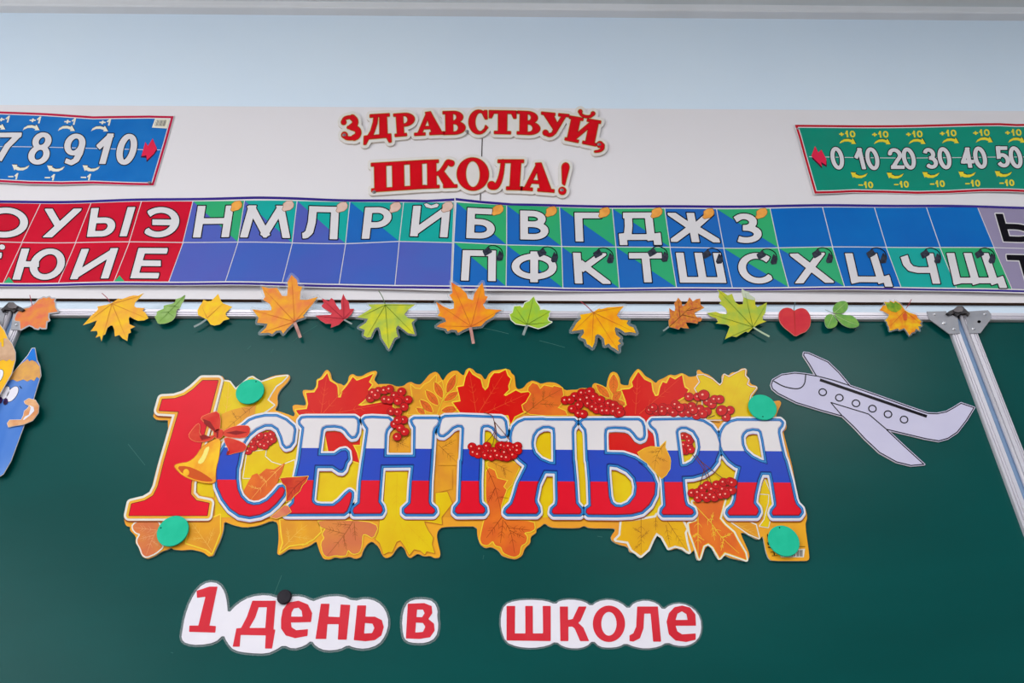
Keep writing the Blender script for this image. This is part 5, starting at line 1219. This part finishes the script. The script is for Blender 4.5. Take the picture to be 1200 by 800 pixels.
# overlapping print: leaves over the letters, berries, bow and bell
Yo = Yl - .0011
pleaf('orange_leaf', BB(1, '300,240 330,180 370,110 410,95 420,110 480,60 540,65 625,15 597,100 582,130 560,190 490,265 430,310 350,310'), M_or, Y0 - .0011, None, 1, [BB(1, '610,30 480,160 360,300'), BB(1, '480,160 420,110'), BB(1, '420,220 340,190')], M_vy, .6)
pleaf('red_serrated_leaf', BB(1, '588,135 640,128 700,126 770,122 808,118 790,160 760,190 740,235 700,270 670,305 636,318 640,250 632,195 606,172'), pm('leaf_dark_red', (190, 44, 30), (206, 70, 36), 40), Yo, M_ln, .6, [BB(1, '800,125 700,210 640,300')], M_bd, .5)
pleaf('rosy_leaf', BB(1, '622,345 650,352 674,395 640,420 610,430 560,450 512,438 560,400'), pm('leaf_rosy', (206, 96, 80), (214, 130, 90), 60), Yo, M_ln, .5)
pleaf('small_gold_leaf', BT(6, '50,700 100,670 150,655 220,660 268,612 262,660 300,740') + BB(6, '305,0 300,60 270,110 236,136 200,100 120,10') + BT(6, '70,740'), M_gd, Yo, M_ln, .6, [BT(6, '260,630 200,720 180,830'), BT(6, '220,690 130,700'), BT(6, '200,740 280,770')], M_vn, .5)
def berries(lst, r, Y, stems=()):
    b_ = MB(); 
    for s_ in stems: b_.stroke(curve(s_, 5), .8, Y + .0001, pm('berry_twig', (110, 60, 40)))
    for i, (x, y, *rr) in enumerate(lst):
        q = (rr[0] if rr else r) * 1.14; yy = Y - .00004 * i
        b_.fill([ell(x, y, q, q * .93, 16)], yy, M_bd); b_.fill([ell(x - .15, y - .2, q * .90, q * .84, 16)], yy - .00001, M_br)
        b_.fill([ell(x - q * .22, y - q * .1, q * .2, q * .18, 10)], yy - .00002, M_bh)
    b_.build('berry_cluster', poster, kind='stuff')
bp_ = lambda i, t: BT(i, t)
berries(bp_(1, '340,690 380,660 420,620 370,620 400,580 450,590 440,640 480,570 500,620 520,560 470,650 430,570 530,600'), 4.4, Y0 - .0010)
berries(bp_(3, '-40,278 25,220 -20,232 70,215 110,205 5,255 75,285 150,255 205,225 200,285 255,288 175,300 225,345 110,290 125,380 175,385 185,440 220,445 150,480 195,510 230,540 170,578 175,450'), 4.8, Yo)
berries(bp_(5, '150,293 225,262 190,290 280,235 320,235 325,275 275,290 255,330 205,360 255,395 345,225 375,265 330,320 390,322 425,290 365,345 395,365 440,345 490,318 445,375 530,330 480,375 530,380 570,360 560,395 290,400 580,390'), 5.0, Y0 - .0014)
berries(bp_(6, '145,370 200,380 170,350 245,350 285,385 345,325 290,360 245,380 330,390 415,350 450,265 520,265 565,252,0 535,360 470,340 400,390 450,390 590,380 595,300 630,325 650,285 690,285 705,372 770,370 740,425 510,410 560,400 485,372 380,350'.replace(',0', '')), 5.0, Y0 - .0014,
        [BT(6, '600,430 650,410'), BT(6, '580,440 620,380'), BT(6, '600,455 690,462'), BT(6, '515,300 505,340')])
berries([(x, y, 6.2) for x, y in bp_(6, '565,252 705,372')], 6.2, Y0 - .0030)
berries(bp_(6, '405,570 440,580 410,640 450,650 425,690 465,680 400,690 455,610'), 4.4, Y0 - .0012)
berries(bp_(4, '88,655 125,680 100,700 150,672 135,715 185,705 205,650 225,690 195,725 250,690 240,735 275,690 300,650 320,645 290,725 345,700 350,655 325,735 375,650 395,680 385,730 410,720 420,660 445,650 445,685 360,740'), 4.8, Yo - .0003,
        [BT(4, '180,388 240,410 262,460 275,520 280,630'), BT(4, '262,460 330,540 380,600'), BT(4, '262,460 262,540 200,620'), BT(4, '270,540 250,640')])
berries([(840 - 100 + x / 6.6667, 540 + y / 6.6667) for x, y in ((475, 250), (520, 245), (555, 215), (590, 190), (520, 290), (560, 270), (590, 290), (630, 220), (665, 185), (620, 265), (650, 285), (690, 245), (715, 220), (720, 165), (770, 160), (760, 230), (700, 265), (785, 230), (740, 260), (790, 170))], 5.0, Yo - .0003,
        [BB(6, '470,-60 560,60 600,170'), BB(6, '500,-50 580,60 630,190'), BB(6, '540,0 640,80 720,140'), BB(6, '570,60 540,170 520,230')])
# bell and bow, traced at 3.2x from the corner of the poster
kb = (130, 420, 3.2)
Yb = Yo - .0002
bell = chaikin(T(*kb, '384,306 402,298 412,312 408,340 404,375 394,410 392,440 392,466 360,468 315,458 270,440 238,408 240,398 262,392 292,388 318,368 338,336 362,318'), 1)
prints('bell', poster, [(grow([bell], .6, res=.3)[0], Yb, pm('bell_rim', (200, 110, 30))), ([bell], Yb - .0001, M_bellg), ([chaikin(T(*kb, '246,404 285,402 330,420 368,444 386,460 350,462 305,450 268,432'), 1)], Yb - .0002, M_bello), ([ell(*T(*kb, '282,427')[0], 3.6, 4.2, 16)], Yb - .0003, M_bellg),
                        ([chaikin(T(*kb, '352,336 372,326 360,366 342,396 322,392 344,362'), 1)], Yb - .0003, pm('bell_sheen', (250, 226, 120)))])
bo = prints('bow', poster, [])
for nm, a, dk in (('ribbon_loop', '334,222 368,206 404,196 412,240 402,282 380,270 352,240', '346,226 372,236 398,276 372,262 350,244'), ('ribbon_loop', '290,290 300,272 326,242 334,250 330,286 360,296 394,284 380,304 340,314 306,308', '332,290 350,284 376,296 340,306'),
                  ('ribbon_loop', '418,274 452,256 494,250 522,254 518,286 496,298 450,296 424,290', '430,278 470,270 512,276 470,286'), ('ribbon_tail', '424,294 470,304 510,324 502,346 470,352 436,362 444,344 428,316', '436,346 446,346 440,362 432,360'),
                  ('knot', '384,272 404,262 424,270 420,292 402,302 388,292', '396,270 404,268 402,296 396,296')):
    l = chaikin(T(*kb, a), 1)
    prints(nm, bo, [(grow([l], .5, res=.3)[0], Yb - .0004, pm('bow_light', (240, 140, 90))), ([l], Yb - .0005, M_bow), ([T(*kb, dk)], Yb - .0006, M_bowd)])
# barcode on the tab
b_ = MB(); b_.fill([BB(7, '495,720 560,725 560,690 690,685 680,752 500,752')], cd - .0003, M_wl); b_.build('barcode_label', poster)
b_ = MB()
for x in (505, 520, 532, 548, 570, 590, 605, 625, 634, 646, 656, 664):
    y0_ = 728 if x < 600 else 696
    b_.fill([BB(7, '%d,%d %d,%d %d,745 %d,745' % (x, y0_, x + 5, y0_, x + 5, x))], cd - .0005, M_ink)
b_.build('barcode', poster, kind='stuff')
b_ = MB()
for pts, w_ in ((BB(7, '395,570 400,610'), 1.0), (BB(7, '398,635 404,655'), 1.6), (BB(7, '400,672 435,680'), 1.2), (BB(7, '420,712 470,708'), .6), (BB(7, '430,740 475,738'), .6), (BB(7, '446,715 450,735'), 1.2), (BB(7, '645,668 690,668'), .5)):
    b_.stroke(pts, w_, cd - .0004, M_ink)
b_.build('fine_print', poster, kind='stuff')
